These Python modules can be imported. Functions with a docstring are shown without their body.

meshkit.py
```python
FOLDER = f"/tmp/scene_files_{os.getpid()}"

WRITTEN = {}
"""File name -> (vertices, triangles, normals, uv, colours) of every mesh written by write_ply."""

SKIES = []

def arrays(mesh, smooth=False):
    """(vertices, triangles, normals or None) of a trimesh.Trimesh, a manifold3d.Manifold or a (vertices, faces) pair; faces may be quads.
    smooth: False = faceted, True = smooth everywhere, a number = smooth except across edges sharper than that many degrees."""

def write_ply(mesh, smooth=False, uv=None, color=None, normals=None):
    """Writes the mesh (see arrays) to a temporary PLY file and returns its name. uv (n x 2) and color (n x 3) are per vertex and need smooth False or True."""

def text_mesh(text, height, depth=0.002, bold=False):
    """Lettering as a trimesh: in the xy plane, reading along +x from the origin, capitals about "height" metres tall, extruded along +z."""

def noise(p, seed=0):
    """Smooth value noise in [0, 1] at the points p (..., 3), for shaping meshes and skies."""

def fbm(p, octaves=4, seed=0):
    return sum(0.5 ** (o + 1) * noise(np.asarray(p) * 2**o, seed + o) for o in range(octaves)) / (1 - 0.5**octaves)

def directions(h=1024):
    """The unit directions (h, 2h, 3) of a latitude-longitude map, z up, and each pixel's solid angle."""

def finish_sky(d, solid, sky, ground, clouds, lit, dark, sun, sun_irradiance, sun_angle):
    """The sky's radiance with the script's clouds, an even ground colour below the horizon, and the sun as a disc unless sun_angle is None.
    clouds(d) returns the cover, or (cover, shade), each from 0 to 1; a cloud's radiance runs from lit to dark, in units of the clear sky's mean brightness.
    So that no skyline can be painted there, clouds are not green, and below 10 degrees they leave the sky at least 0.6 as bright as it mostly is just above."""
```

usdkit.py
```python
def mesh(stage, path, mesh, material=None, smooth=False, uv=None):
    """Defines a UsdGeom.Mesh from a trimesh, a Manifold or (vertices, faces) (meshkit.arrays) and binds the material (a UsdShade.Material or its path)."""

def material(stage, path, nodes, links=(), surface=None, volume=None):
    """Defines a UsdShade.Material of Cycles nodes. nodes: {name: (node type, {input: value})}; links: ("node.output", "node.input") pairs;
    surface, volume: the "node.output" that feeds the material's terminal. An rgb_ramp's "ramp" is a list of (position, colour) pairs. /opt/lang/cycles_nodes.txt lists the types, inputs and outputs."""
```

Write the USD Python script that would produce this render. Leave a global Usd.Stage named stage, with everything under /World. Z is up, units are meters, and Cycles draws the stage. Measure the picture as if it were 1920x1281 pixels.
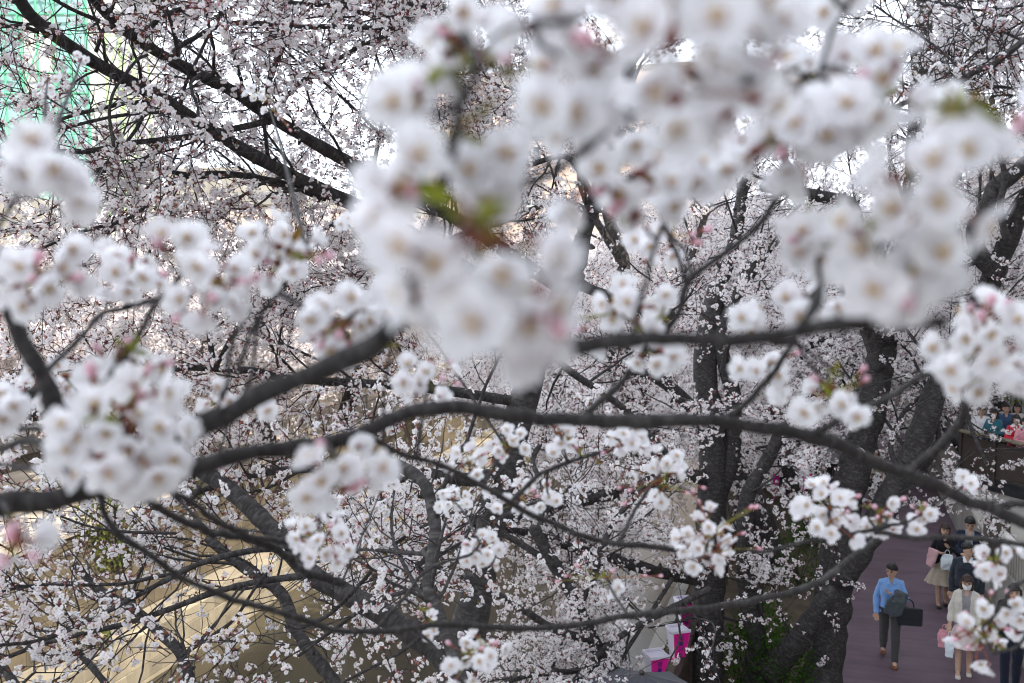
import math, numpy as np, trimesh, shapely, usdkit, meshkit
import manifold3d as m3
from scipy.spatial.transform import Rotation as Rot
from shapely.geometry import Polygon
from pxr import Usd, UsdGeom, UsdLux, UsdShade, Gf, Sdf, Vt

stage = Usd.Stage.CreateInMemory()
UsdGeom.SetStageUpAxis(stage, "Z"); UsdGeom.SetStageMetersPerUnit(stage, 1.0)
UsdGeom.Xform.Define(stage, "/World"); UsdGeom.Scope.Define(stage, "/World/Looks")

# ---------------------------------------------------------------- camera, sky, sun
EYE = np.array([0.0, 0.0, 6.8]); FPX = 35 / 36 * 1920
YAW, PITCH = math.radians(17.25), math.radians(-5.07)
EXPOSURE, SKY_STRENGTH, SUN_INTENSITY = 1.16, 0.105, 1.0
FWD = np.array([-math.sin(YAW) * math.cos(PITCH), math.cos(YAW) * math.cos(PITCH), math.sin(PITCH)])
RGT = np.array([math.cos(YAW), math.sin(YAW), 0.0]); UPV = np.cross(RGT, FWD)
TO_SUN = np.array([0.50, -0.45, 0.74]); TO_SUN /= np.linalg.norm(TO_SUN)

cam = UsdGeom.Camera.Define(stage, "/World/camera")
m = np.eye(4); m[0, :3], m[1, :3], m[2, :3], m[3, :3] = RGT, UPV, -FWD, EYE
cam.AddTransformOp().Set(Gf.Matrix4d(*m.ravel().tolist()))
cam.CreateFocalLengthAttr(35.0); cam.CreateHorizontalApertureAttr(36.0); cam.CreateVerticalApertureAttr(36.0 * 683 / 1024)
cam.CreateClippingRangeAttr(Gf.Vec2f(0.02, 2000)); cam.CreateFStopAttr(4.6); cam.CreateFocusDistanceAttr(6.5)
cam.CreateExposureAttr(EXPOSURE)

sky_mat = usdkit.material(stage, "/World/Looks/sky", {
    "sky": ("sky_texture", {"sky_type": "single_scattering", "sun_disc": False, "sun_elevation": math.asin(TO_SUN[2]), "sun_rotation": math.atan2(TO_SUN[0], TO_SUN[1])}),
    "tc": ("texture_coordinate", {}), "map": ("mapping", {"scale": (1.0, 1.0, 2.6)}),
    "n": ("noise_texture", {"scale": 1.7, "detail": 7.0, "roughness": 0.55}),
    "r": ("rgb_ramp", {"ramp": [(0.30, (0.15,) * 3), (0.52, (0.95,) * 3)]}),
    "cl": ("mix_color", {"b": (10.0, 10.8, 12.2), "use_clamp": False}),
    "bg": ("background_shader", {"strength": SKY_STRENGTH})},
    [("tc.generated", "map.vector"), ("map.vector", "n.vector"), ("n.fac", "r.fac"), ("r.color", "cl.fac"), ("sky.color", "cl.a"), ("cl.result", "bg.color")], surface="bg.background")
dome = UsdLux.DomeLight.Define(stage, "/World/sky")
UsdShade.MaterialBindingAPI.Apply(dome.GetPrim()).Bind(sky_mat)
dome.GetPrim().SetCustomDataByKey("kind", "structure")
sun = UsdLux.DistantLight.Define(stage, "/World/sun")
sun.CreateNormalizeAttr(True); sun.CreateIntensityAttr(SUN_INTENSITY); sun.CreateAngleAttr(0.53); sun.CreateColorAttr(Gf.Vec3f(1.0, 0.93, 0.82))
z = TO_SUN; x = np.cross([0, 0, 1], z); x /= np.linalg.norm(x); y = np.cross(z, x)
sm = np.eye(4); sm[0, :3], sm[1, :3], sm[2, :3] = x, y, z
sun.AddTransformOp().Set(Gf.Matrix4d(*sm.ravel().tolist()))

# ---------------------------------------------------------------- helpers
def px(u, v, d):
    """World point seen at (u, v) of the 1920-wide photograph, d metres along the view axis."""
    return EYE + d * (FWD + (u - 960) / FPX * RGT - (v - 640.5) / FPX * UPV)
def ground(u, v, z):
    r = FWD + (u - 960) / FPX * RGT - (v - 640.5) / FPX * UPV
    return EYE + r * (z - EYE[2]) / r[2]
def project(p):
    q = np.asarray(p) - EYE; d = q @ FWD
    return 960 + FPX * (q @ RGT) / d, 640.5 - FPX * (q @ UPV) / d, d
USED = {}
def fresh(parent, name):
    k = USED.get((parent, name), 0); USED[(parent, name)] = k + 1
    return f"{parent}/{name}" if k == 0 else f"{parent}/{name}_{k:03d}"
def tag(prim, label=None, cat=None, group=None, kind=None):
    for k, t in (("label", label), ("category", cat), ("group", group), ("kind", kind)):
        if t: prim.SetCustomDataByKey(k, t)
    return prim
def xform(name, label=None, cat=None, group=None, kind=None, parent="/World", loc=None, rz=0, matrix=None):
    x = UsdGeom.Xform.Define(stage, fresh(parent, name))
    if matrix is not None: x.AddTransformOp().Set(Gf.Matrix4d(*np.asarray(matrix, float).ravel().tolist()))
    elif loc is not None:
        x.AddTranslateOp().Set(Gf.Vec3d(*map(float, loc)))
        if rz: x.AddRotateZOp().Set(float(math.degrees(rz)))
    tag(x.GetPrim(), label, cat, group, kind)
    return str(x.GetPath())
def primvar(mesh, name, data):
    UsdGeom.PrimvarsAPI(mesh).CreatePrimvar(name, Sdf.ValueTypeNames.Color3fArray, "vertex").Set(Vt.Vec3fArray.FromNumpy(np.asarray(data, np.float32)))
def put(parent, name, geo, mat, smooth=False, tint=None, bark=None, **kw):
    if isinstance(geo, list): geo = cat(geo)
    m = usdkit.mesh(stage, fresh(parent, name), geo, mat, smooth=smooth)
    if tint is not None: primvar(m, "tint", tint)
    if bark is not None: primvar(m, "along", bark)
    tag(m.GetPrim(), kw.get("label"), kw.get("cat"), kw.get("group"), kw.get("kind"))
    return m.GetPrim()
def copy_of(src, name, loc, rz=0, scale=None, label=None, group=None, catg=None):
    x = UsdGeom.Xform.Define(stage, fresh("/World", name))
    x.GetPrim().GetReferences().AddInternalReference(src)
    x.ClearXformOpOrder()
    x.AddTranslateOp().Set(Gf.Vec3d(*map(float, loc)))
    x.AddRotateZOp().Set(float(math.degrees(rz)))
    if scale: x.AddScaleOp().Set(Gf.Vec3f(*scale))
    x.GetPrim().SetInstanceable(True)
    tag(x.GetPrim(), label, catg, group)
    return x.GetPrim()
def vf(g):
    return meshkit.arrays(g)[:2]
def cat(gs):
    V, F, n = [], [], 0
    for g in gs:
        v, f = vf(g); V.append(v); F.append(f + n); n += len(v)
    return np.vstack(V), np.vstack(F)
def box(x0, x1, y0, y1, z0, z1):
    b = trimesh.creation.box([x1 - x0, y1 - y0, z1 - z0]); b.apply_translation([(x0 + x1) / 2, (y0 + y1) / 2, (z0 + z1) / 2])
    return b
def bbox(x0, x1, y0, y1, z0, z1, c=0.01):
    """A box with chamfered edges."""
    c = min(c, .4 * min(x1 - x0, y1 - y0, z1 - z0)); pts = []
    for k in range(3):
        d = [c, c, c]; d[k] = 0
        pts += [[(x1 - d[0]) if a else x0 + d[0], (y1 - d[1]) if b else y0 + d[1], (z1 - d[2]) if e else z0 + d[2]] for a in (0, 1) for b in (0, 1) for e in (0, 1)]
    return m3.Manifold.hull_points(np.array(pts))
def move(g, loc=(0, 0, 0), rz=0, R=None):
    v, f = vf(g); v = np.array(v)
    if R is not None: v = v @ np.asarray(R).T
    c, s = math.cos(rz), math.sin(rz)
    v = v @ np.array([[c, -s, 0], [s, c, 0], [0, 0, 1]]).T + np.asarray(loc)
    return v, f
def prism(poly, z0, z1):
    m = trimesh.creation.extrude_polygon(Polygon(poly), z1 - z0, engine="earcut"); m.apply_translation([0, 0, z0]); return m
def smooth_line(p, n):
    """Catmull-Rom through the points of p, n samples in all."""
    p = np.asarray(p, float)
    if len(p) < 3: return p[0] + np.linspace(0, 1, n)[:, None] * (p[-1] - p[0])
    q = np.vstack([2 * p[0] - p[1], p, 2 * p[-1] - p[-2]])
    s = np.concatenate([[0], np.cumsum(np.linalg.norm(np.diff(p, axis=0), axis=1) + 1e-9)])
    at = np.linspace(0, s[-1], n); i = np.clip(np.searchsorted(s, at, "right") - 1, 0, len(p) - 2)
    t = ((at - s[i]) / (s[i + 1] - s[i]))[:, None]
    a, b, c, d = q[i], q[i + 1], q[i + 2], q[i + 3]
    return .5 * (2 * b + (c - a) * t + (2 * a - 5 * b + 4 * c - d) * t**2 + (3 * b - a - 3 * c + d) * t**3)
def tube(P, R, sides=6, lumps=0.0, seed=0, caps=True):
    """(vertices, faces, along) of a tapering tube; lumps: relative bumpiness of the bark."""
    P = np.asarray(P, float); R = np.broadcast_to(np.asarray(R, float), (len(P),)); n = len(P)
    T = np.gradient(P, axis=0); T /= np.linalg.norm(T, axis=1, keepdims=True) + 1e-12
    a = np.cross(T[0], [0.31, 0.17, 0.93]); a /= np.linalg.norm(a); A = [a]
    for k in range(1, n):
        a = a - T[k] * (a @ T[k]); a = a / (np.linalg.norm(a) + 1e-12); A.append(a)
    A = np.array(A); B = np.cross(T, A)
    th = np.arange(sides) * 2 * np.pi / sides
    ring = np.cos(th)[None, :, None] * A[:, None] + np.sin(th)[None, :, None] * B[:, None]
    rad = R[:, None] * np.ones(sides)
    if lumps:
        q = P[:, None] + ring * R[:, None, None]
        rad = rad * (1 + lumps * (2 * meshkit.fbm(q / (2.2 * R.max()), 3, seed) - 1))
    V = (P[:, None] + ring * rad[..., None]).reshape(-1, 3)
    L = np.concatenate([[0], np.cumsum(np.linalg.norm(np.diff(P, axis=0), axis=1))])
    C = np.stack([np.broadcast_to(np.cos(th), (n, sides)) * R[:, None], np.broadcast_to(np.sin(th), (n, sides)) * R[:, None], np.broadcast_to(L[:, None], (n, sides))], -1).reshape(-1, 3)
    i, j = np.meshgrid(np.arange(n - 1), np.arange(sides), indexing="ij"); k = (j + 1) % sides
    q = np.stack([i * sides + j, i * sides + k, (i + 1) * sides + k, (i + 1) * sides + j], -1).reshape(-1, 4)
    F = np.vstack([q[:, [0, 1, 2]], q[:, [0, 2, 3]]])
    if caps:
        V = np.vstack([V, P[:1], P[-1:] + T[-1:] * R[-1] * .8]); C = np.vstack([C, [[0, 0, 0]], [[0, 0, L[-1]]]])
        e = n * sides; jj = np.arange(sides); kk = (jj + 1) % sides; o = (n - 1) * sides
        F = np.vstack([F, np.stack([kk, jj, np.full(sides, e)], -1), np.stack([o + jj, o + kk, np.full(sides, e + 1)], -1)])
    return V, F, C
def join(parts):
    V, F, C, n = [], [], [], 0
    for v, f, c in parts:
        V.append(v); F.append(f + n); C.append(c); n += len(v)
    return np.vstack(V), np.vstack(F), np.vstack(C)
def unit(v):
    v = np.asarray(v, float); return v / (np.linalg.norm(v, axis=-1, keepdims=True) + 1e-12)
def frame(z, roll):
    """Rotation matrices (n, 3, 3) whose third column is z, turned by roll about it."""
    z = unit(z); h = np.where(np.abs(z[:, 2:]) < .9, [[0, 0, 1.0]], [[1.0, 0, 0]])
    x = unit(np.cross(h, z)); y = np.cross(z, x); c, s = np.cos(roll)[:, None], np.sin(roll)[:, None]
    return np.stack([x * c + y * s, -x * s + y * c, z], -1)

# ---------------------------------------------------------------- materials
LK = "/World/Looks/"
def plain(name, color, rough=0.6, vary=0.12, scale=3.0, bump=0.0, bscale=40.0, spec=0.3, metal=0.0, sheen=0.0, stretch=(1, 1, 1)):
    """A surface of one colour, mottled by noise over its place."""
    c = np.array(color, float)
    nodes = {"g": ("geometry", {}), "m": ("mapping", {"scale": stretch}), "n": ("noise_texture", {"scale": scale, "detail": 5.0, "roughness": .6}),
             "r": ("rgb_ramp", {"ramp": [(.25, np.clip(c * (1 - vary), 0, 1)), (.75, np.clip(c * (1 + vary), 0, 1))]}),
             "p": ("principled_bsdf", {"roughness": rough, "specular_ior_level": spec, "metallic": metal, "sheen_weight": sheen})}
    links = [("g.position", "m.vector"), ("m.vector", "n.vector"), ("n.fac", "r.fac"), ("r.color", "p.base_color")]
    if bump:
        nodes |= {"b": ("noise_texture", {"scale": bscale, "detail": 4.0}), "bu": ("bump", {"strength": bump, "distance": 0.01})}
        links += [("m.vector", "b.vector"), ("b.fac", "bu.height"), ("bu.normal", "p.normal")]
    return usdkit.material(stage, LK + name, nodes, links, surface="p.BSDF")
BARK = usdkit.material(stage, LK + "bark", {
    "a": ("attribute", {"attribute": "along"}), "g": ("geometry", {}),
    "m": ("mapping", {"scale": (11, 11, 38)}), "n": ("noise_texture", {"scale": 1.0, "detail": 6.0, "roughness": .72, "distortion": .7}),
    "l": ("noise_texture", {"scale": 19.0, "detail": 5.0, "roughness": .65}),
    "r": ("rgb_ramp", {"ramp": [(.30, (.013, .011, .011)), (.52, (.036, .0315, .030)), (.70, (.10, .090, .084))]}),
    "lr": ("rgb_ramp", {"ramp": [(.52, (0, 0, 0)), (.74, (.6,) * 3)]}),
    "mx": ("mix_color", {"b": (.115, .112, .106)}),
    "bu": ("bump", {"strength": .6, "distance": .010}), "p": ("principled_bsdf", {"roughness": .8, "specular_ior_level": .3})},
    [("a.vector", "m.vector"), ("m.vector", "n.vector"), ("g.position", "l.vector"), ("n.fac", "r.fac"), ("l.fac", "lr.fac"), ("lr.color", "mx.fac"), ("r.color", "mx.a"),
     ("mx.result", "p.base_color"), ("n.fac", "bu.height"), ("bu.normal", "p.normal")], surface="p.BSDF")
TWIG = usdkit.material(stage, LK + "twig_bark", {
    "g": ("geometry", {}), "n": ("noise_texture", {"scale": 60.0, "detail": 3.0}),
    "r": ("rgb_ramp", {"ramp": [(.3, (.013, .011, .011)), (.7, (.044, .037, .036))]}),
    "p": ("principled_bsdf", {"roughness": .65, "specular_ior_level": .35})},
    [("g.position", "n.vector"), ("n.fac", "r.fac"), ("r.color", "p.base_color")], surface="p.BSDF")
def petal_material(name):
    return usdkit.material(stage, LK + name, {
        "a": ("attribute", {"attribute": "tint"}), "s": ("separate_color", {}),
        "w": ("map_range", {"from_min": .45, "from_max": .75, "to_min": 0.0, "to_max": .52, "clamp": True}),
        "d": ("diffuse_bsdf", {"roughness": .3}), "t": ("translucent_bsdf", {}), "mx": ("mix_closure", {})},
        [("a.color", "s.color"), ("s.b", "w.value"), ("a.color", "d.color"), ("a.color", "t.color"), ("w.result", "mx.fac"), ("d.BSDF", "mx.closure1"), ("t.BSDF", "mx.closure2")], surface="mx.closure")
FARTWIG = plain('grey_twig_bark', (.060, .050, .047), .8, .35, 30.0)
PETAL = petal_material("petal")
# ---------------------------------------------------------------- blossom
WHITE, BLUSH, OCHRE, BUD, CALYX, GREEN, WOOD = map(np.array, ((.845, .84, .848), (.80, .70, .74), (.56, .41, .20), (.58, .28, .335), (.215, .075, .06), (.20, .21, .045), (.040, .032, .031)))
WARM = np.array((.875, .845, .84))
class Build:
    """Collects tinted triangles."""
    def __init__(s): s.V, s.F, s.C, s.n = [], [], [], 0
    def add(s, v, f, c):
        v = np.asarray(v, float); s.V.append(v); s.F.append(np.asarray(f, int) + s.n)
        c = np.asarray(c, float); s.C.append(np.broadcast_to(c, (len(v), 3)) if c.ndim == 1 else c); s.n += len(v)
    def addb(s, o, R, t, scale=1.0): s.add(o[0] * scale @ np.asarray(R).T + t, o[1], o[2])
    def out(s): return np.vstack(s.V), np.vstack(s.F), np.vstack(s.C)
def grid_faces(a, b):
    i, j = np.meshgrid(np.arange(a - 1), np.arange(b - 1), indexing="ij"); q = np.stack([i * b + j, i * b + j + 1, (i + 1) * b + j + 1, (i + 1) * b + j], -1).reshape(-1, 4)
    return np.vstack([q[:, [0, 1, 2]], q[:, [0, 2, 3]]])
def octa(p, r, axis=None, stretch=1.0):
    v = np.array([[1, 0, 0], [-1, 0, 0], [0, 1, 0], [0, -1, 0], [0, 0, stretch], [0, 0, -stretch]], float) * r
    f = np.array([[0, 2, 4], [2, 1, 4], [1, 3, 4], [3, 0, 4], [2, 0, 5], [1, 2, 5], [3, 1, 5], [0, 3, 5]])
    if axis is not None: v = v @ frame(np.array([axis]), np.zeros(1))[0].T
    return v + p, f
def flower(rng, lod, open_=1.0, dia=.036):
    """One blossom, its centre at the origin, facing +z. lod 3 fine .. 0 coarse."""
    b = Build(); L = dia / 2; pk = max(0.0, rng.normal(.02, .14)); WH = (WHITE if lod >= 2 else WARM) * (1 - pk * .5) + BLUSH * pk * .5
    for k in range(5):
        a = 2 * math.pi * (k + rng.uniform(-.08, .08)) / 5; tilt = (1.0 - open_) * 1.25 + rng.uniform(-.02, .55); tw = rng.uniform(-.4, .4); L = dia / 2 * rng.uniform(.9, 1.08)
        if lod == 3: nu, nv = 6, 5
        elif lod == 2: nu, nv = 4, 3
        elif lod == 1: nu, nv = 3, 3
        else: nu, nv = 2, 2
        if lod >= 1:
            u = np.linspace(.04, 1, nu)[:, None]; v = np.linspace(-1, 1, nv)[None, :]
            w = .415 * L * np.sin(np.pi * (.05 + .80 * u**1.1))**.9
            r = L * (u + 0 * v) * (1 - .16 * np.exp(-(v / .35)**2) * u**4) * (1 - .10 * v**2 * u)
            yy = w * v; zz = L * (.25 * u**2 - .16 * u**4 + 0 * v) + .22 * w * v**2 + tw * yy * u
            P = np.stack([r * math.cos(tilt) - zz * math.sin(tilt), yy, r * math.sin(tilt) + zz * math.cos(tilt)], -1).reshape(-1, 3)
            t = np.clip(1 - np.broadcast_to(u, (nu, nv)).reshape(-1) / .45, 0, 1)[:, None] * .4
            C = WH * (1 - t) + BLUSH * t; F = grid_faces(nu, nv)
        else:
            P = np.array([[.1 * L, 0, 0], [.66 * L, -.46 * L, .15 * L], [L, 0, .2 * L], [.66 * L, .46 * L, .15 * L]]); C = np.tile(WH, (4, 1)); F = np.array([[0, 1, 2], [0, 2, 3]])
            if lod == 0: P[:, 2] += tilt * P[:, 0] * .8
        c, s = math.cos(a), math.sin(a)
        b.add(P @ np.array([[c, -s, 0], [s, c, 0], [0, 0, 1]]).T, F, C)
    if lod == 3:
        L = dia / 2
        for k in range(15):
            a, rr = rng.uniform(0, 6.283), rng.uniform(.03, .215) * L; h = rng.uniform(.26, .48) * L
            tip = np.array([rr * math.cos(a), rr * math.sin(a), h]); base = tip * [.25, .25, 0]
            o = np.array([-math.sin(a), math.cos(a), 0]) * .0003
            b.add([base - o, base + o, tip + o, tip - o], [[0, 1, 2], [0, 2, 3]], (.72, .52, .50)); b.add(*octa(tip, .0011), OCHRE * (1.15 if k % 3 else .8))
        b.add(*octa([0, 0, .0004], L * .10, stretch=.25), (.60, .48, .28))
    elif lod == 2:
        b.add(*octa([0, 0, L * .16], L * .20, stretch=.8), OCHRE)
    elif lod == 1:
        b.add(np.array([[1, 0, .5], [-.5, .87, .5], [-.5, -.87, .5]]) * L * .2, [[0, 1, 2]], OCHRE)
    if lod >= 2: b.add(*octa([0, 0, -L * .17], L * .15, stretch=1.4), CALYX)
    return b.out()
def bud(rng, lod):
    b = Build(); s = rng.uniform(.8, 1.15)
    if lod >= 2:
        m = trimesh.creation.icosphere(2 if lod == 3 else 1, 1.0); v = np.array(m.vertices); t = np.clip(v[:, 2:] * .5 + .5, 0, 1)
        b.add(v * [.0038, .0038, .0062] * np.array(s) * (1 - .28 * np.clip(v[:, 2:], 0, 1)), m.faces, BUD * (1 - .45 * t) + BLUSH * .45 * t)
        b.add(*octa([0, 0, -.0085 * s], .0030, stretch=2.0), CALYX)
    else: b.add(*octa([0, 0, 0], .0050 * s, stretch=1.5), BUD)
    return b.out()
def stick(a, c, r0, r1, color, b, sides=3):
    v, f, _ = tube([a, c], [r0, r1], sides, caps=False); b.add(v, f, color)
def umbel(rng, lod, nf, nb, b, at, axis, spread=1.15, length=.027):
    """A spur with nf flowers and nb buds on stalks."""
    R = frame(np.array([axis]), rng.uniform(0, 6.28, 1))[0]
    for k in range(nf + nb):
        a = 2 * math.pi * (k * .618 + rng.uniform(0, .25)); ph = spread * math.sqrt((k + .5) / (nf + nb)) * rng.uniform(.75, 1.2)
        d = unit(R @ [math.sin(ph) * math.cos(a), math.sin(ph) * math.sin(a), math.cos(ph)]) ; d = unit(d + [0, 0, -.12])
        l = length * rng.uniform(.75, 1.3); p = at + d * l
        face = unit(d + rng.normal(0, .32, 3)); Q = frame(face[None], rng.uniform(0, 6.28, 1))[0]
        if k < nf: b.addb(flower(rng, lod, rng.uniform(.75, 1.0)), Q, p)
        else: b.addb(bud(rng, lod), frame(d[None], np.zeros(1))[0], at + d * l * .7)
        if lod >= 1: stick(at, p - d * .004, .0007, .0006, GREEN * .9 if rng.random() < .6 else CALYX, b)
    if lod >= 2:
        b.add(*octa(at, .0042, axis, 1.5), CALYX * .8)
        for k in range(rng.integers(1, 4)):
            d = unit(R @ [rng.normal(), rng.normal(), .9]); q = frame(d[None], rng.uniform(0, 6.28, 1))[0]; l = rng.uniform(.008, .016)
            v = np.array([[0, 0, 0], [.3, .1, .45], [0, .25, 1], [-.3, .1, .45]]) * l; b.add(v @ q.T + at, [[0, 1, 2], [0, 2, 3]], (.26, .25, .05) if rng.random() < .6 else (.30, .12, .05))
    elif lod == 1: b.add(*octa(at, .0085, axis, 1.3), CALYX)
    else: b.add(*octa(at, .010, axis, 1.2), CALYX * 1.35)
def spray(rng, lod, L, n, budshare=.25, nf=4, grow=1.0):
    """A flowering twig along +z."""
    b = Build(); k = 5
    w = np.cumsum(rng.normal(0, .05, (k, 2)), axis=0) * L; w -= w[0]
    P = np.column_stack([w, np.linspace(0, L, k)]); P = smooth_line(P, 7 if lod >= 1 else 4)
    v, f, _ = tube(P, np.linspace(.0034, .0016, len(P)) * (1.0 if lod >= 1 else 1.25), 4 if lod >= 2 else 3, caps=False); b.add(v, f, WOOD if lod >= 2 else WOOD * 1.35 if lod == 1 else WOOD * 1.9)
    for j in range(n):
        t = (j + rng.uniform(.2, .8)) / n; i = min(int(t * (len(P) - 1)), len(P) - 2); p = P[i] + (P[i + 1] - P[i]) * (t * (len(P) - 1) - i)
        a = j * 2.4 + rng.uniform(-.5, .5); ax = unit([math.cos(a), math.sin(a), .55 + (1.4 if j == n - 1 else 0)])
        m_ = max(1, rng.poisson(nf)); nb = rng.binomial(m_, budshare)
        spur = p + ax * rng.uniform(.006, .02)
        if lod >= 1: stick(p, spur, .0022, .0026, WOOD, b)
        umbel(rng, lod, m_ - nb, nb, b, spur, ax, length=.027 * grow)
    for j in range(rng.integers(1, 4) if lod >= 1 else 1):
        i = rng.integers(1, len(P) - 1); d = unit([rng.normal(), rng.normal(), .9]); stick(P[i], P[i] + d * rng.uniform(.05, .16) * L / .4, .0014, .0008, WOOD, b)
    return b.out()
_r = np.random.default_rng(11)
PROTO_SPECS = {  # kind -> (how many, arguments)
    "near": (8, dict(lod=2, n=3, budshare=.14, nf=7)), "buds": (6, dict(lod=2, n=5, budshare=.5, nf=4.4)),
    "mid": (9, dict(lod=1, n=4, budshare=.14, nf=8)), "midbuds": (6, dict(lod=1, n=6, budshare=.45, nf=5)),
    "far": (8, dict(lod=0, n=8, budshare=.08, nf=8.0, grow=1.2))}
PROTOS = {}
hold = None
def make_protos(holder):
    for kind, (n, kw) in PROTO_SPECS.items():
        PROTOS[kind] = []
        for k in range(n):
            v, f, c = spray(_r, L=_r.uniform(.30, .46) * (1.35 if kind == "far" else 1), **kw)
            p = put(holder, "spray", (v, f), PETAL, smooth=True, tint=c); PROTOS[kind].append(str(p.GetPath()))
def scatter(parent, name, kinds, pos, axis, scale, rng, label=None):
    """Sprays of the named kinds (one kind per point, an array of names) at pos, growing along axis."""
    path = fresh(parent, name); pi = UsdGeom.PointInstancer.Define(stage, path)
    if not PROTOS: make_protos(path)
    names = sorted(set(kinds)); at, table = [], {}
    for k in names: table[k] = (len(at), len(PROTOS[k])); at += PROTOS[k]
    pi.CreatePrototypesRel().SetTargets([Sdf.Path(p) for p in at])
    idx = np.array([table[k][0] + rng.integers(table[k][1]) for k in kinds], np.int32)
    q = Rot.from_matrix(frame(axis, rng.uniform(0, 6.28, len(pos)))).as_quat()
    pi.CreateProtoIndicesAttr(Vt.IntArray.FromNumpy(idx)); pi.CreatePositionsAttr(Vt.Vec3fArray.FromNumpy(pos.astype(np.float32)))
    pi.CreateOrientationsAttr(Vt.QuathArray([Gf.Quath(float(a[3]), float(a[0]), float(a[1]), float(a[2])) for a in q]))
    pi.CreateScalesAttr(Vt.Vec3fArray.FromNumpy(np.repeat(np.asarray(scale)[:, None], 3, 1).astype(np.float32)))
    tag(pi.GetPrim(), label, kind="stuff")

# ---------------------------------------------------------------- trees
def wander(rng, p, d, L, n, wob, trop):
    s, out = L / (n - 1), [np.array(p, float)]
    for k in range(n - 1):
        d = unit(d + rng.normal(0, wob, 3) + np.asarray(trop) / (n - 1)); out.append(out[-1] + d * s)
    return np.array(out)
def branch_from(rng, P, R, t, L, ratio, ang=(.6, 1.15), wob=.16, trop=(0, 0, 0), n=7, flat=0.0, rmin=.0026):
    i = min(int(t * (len(P) - 1)), len(P) - 2); fr = t * (len(P) - 1) - i
    p = P[i] * (1 - fr) + P[i + 1] * fr; r = R[i] * (1 - fr) + R[i + 1] * fr; T = unit(P[i + 1] - P[i])
    q = unit(np.cross(T, rng.normal(0, 1, 3) * [1, 1, 1 - flat * .6] + 1e-6)); a = rng.uniform(*ang)
    Q = wander(rng, p, T * math.cos(a) + q * math.sin(a), L, n, wob, trop); r0 = max(min(r * ratio, L * .0135), rmin)
    return Q, np.linspace(r0, max(r0 * .35, .0016), n)
def length(P): return np.linalg.norm(np.diff(P, axis=0), axis=1).sum()
CLEAR = [(Polygon([(1600, 955), (1790, 930), (1880, 1000), (1905, 1281), (1575, 1290)]), 18.5, .985),
         (Polygon([(1780, 720), (1930, 720), (1930, 950), (1780, 900)]), 22.0, .75),
         (Polygon([(1190, 1110), (1310, 1100), (1310, 1290), (1120, 1290)]), 16.0, .96),
         (Polygon([(150, 1250), (420, 1060), (560, 1030), (560, 1120), (330, 1281)]), 24.0, .72),
         (Polygon([(1060, 400), (1180, 400), (1180, 560), (1060, 560)]), 22.0, .6),
         (Polygon([(540, 100), (700, 90), (740, 190), (560, 210)]), 200.0, .80), (Polygon([(380, 10), (500, 30), (500, 110), (330, 110)]), 200.0, .6),
         (Polygon([(0, 20), (260, 40), (250, 300), (180, 440), (0, 440)]), 60.0, .62), (Polygon([(1340, 340), (1480, 300), (1500, 420), (1340, 420)]), 200.0, .5)]
FRONT = []  # samples of thick traced limbs: (u, v, depth, half width)
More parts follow.
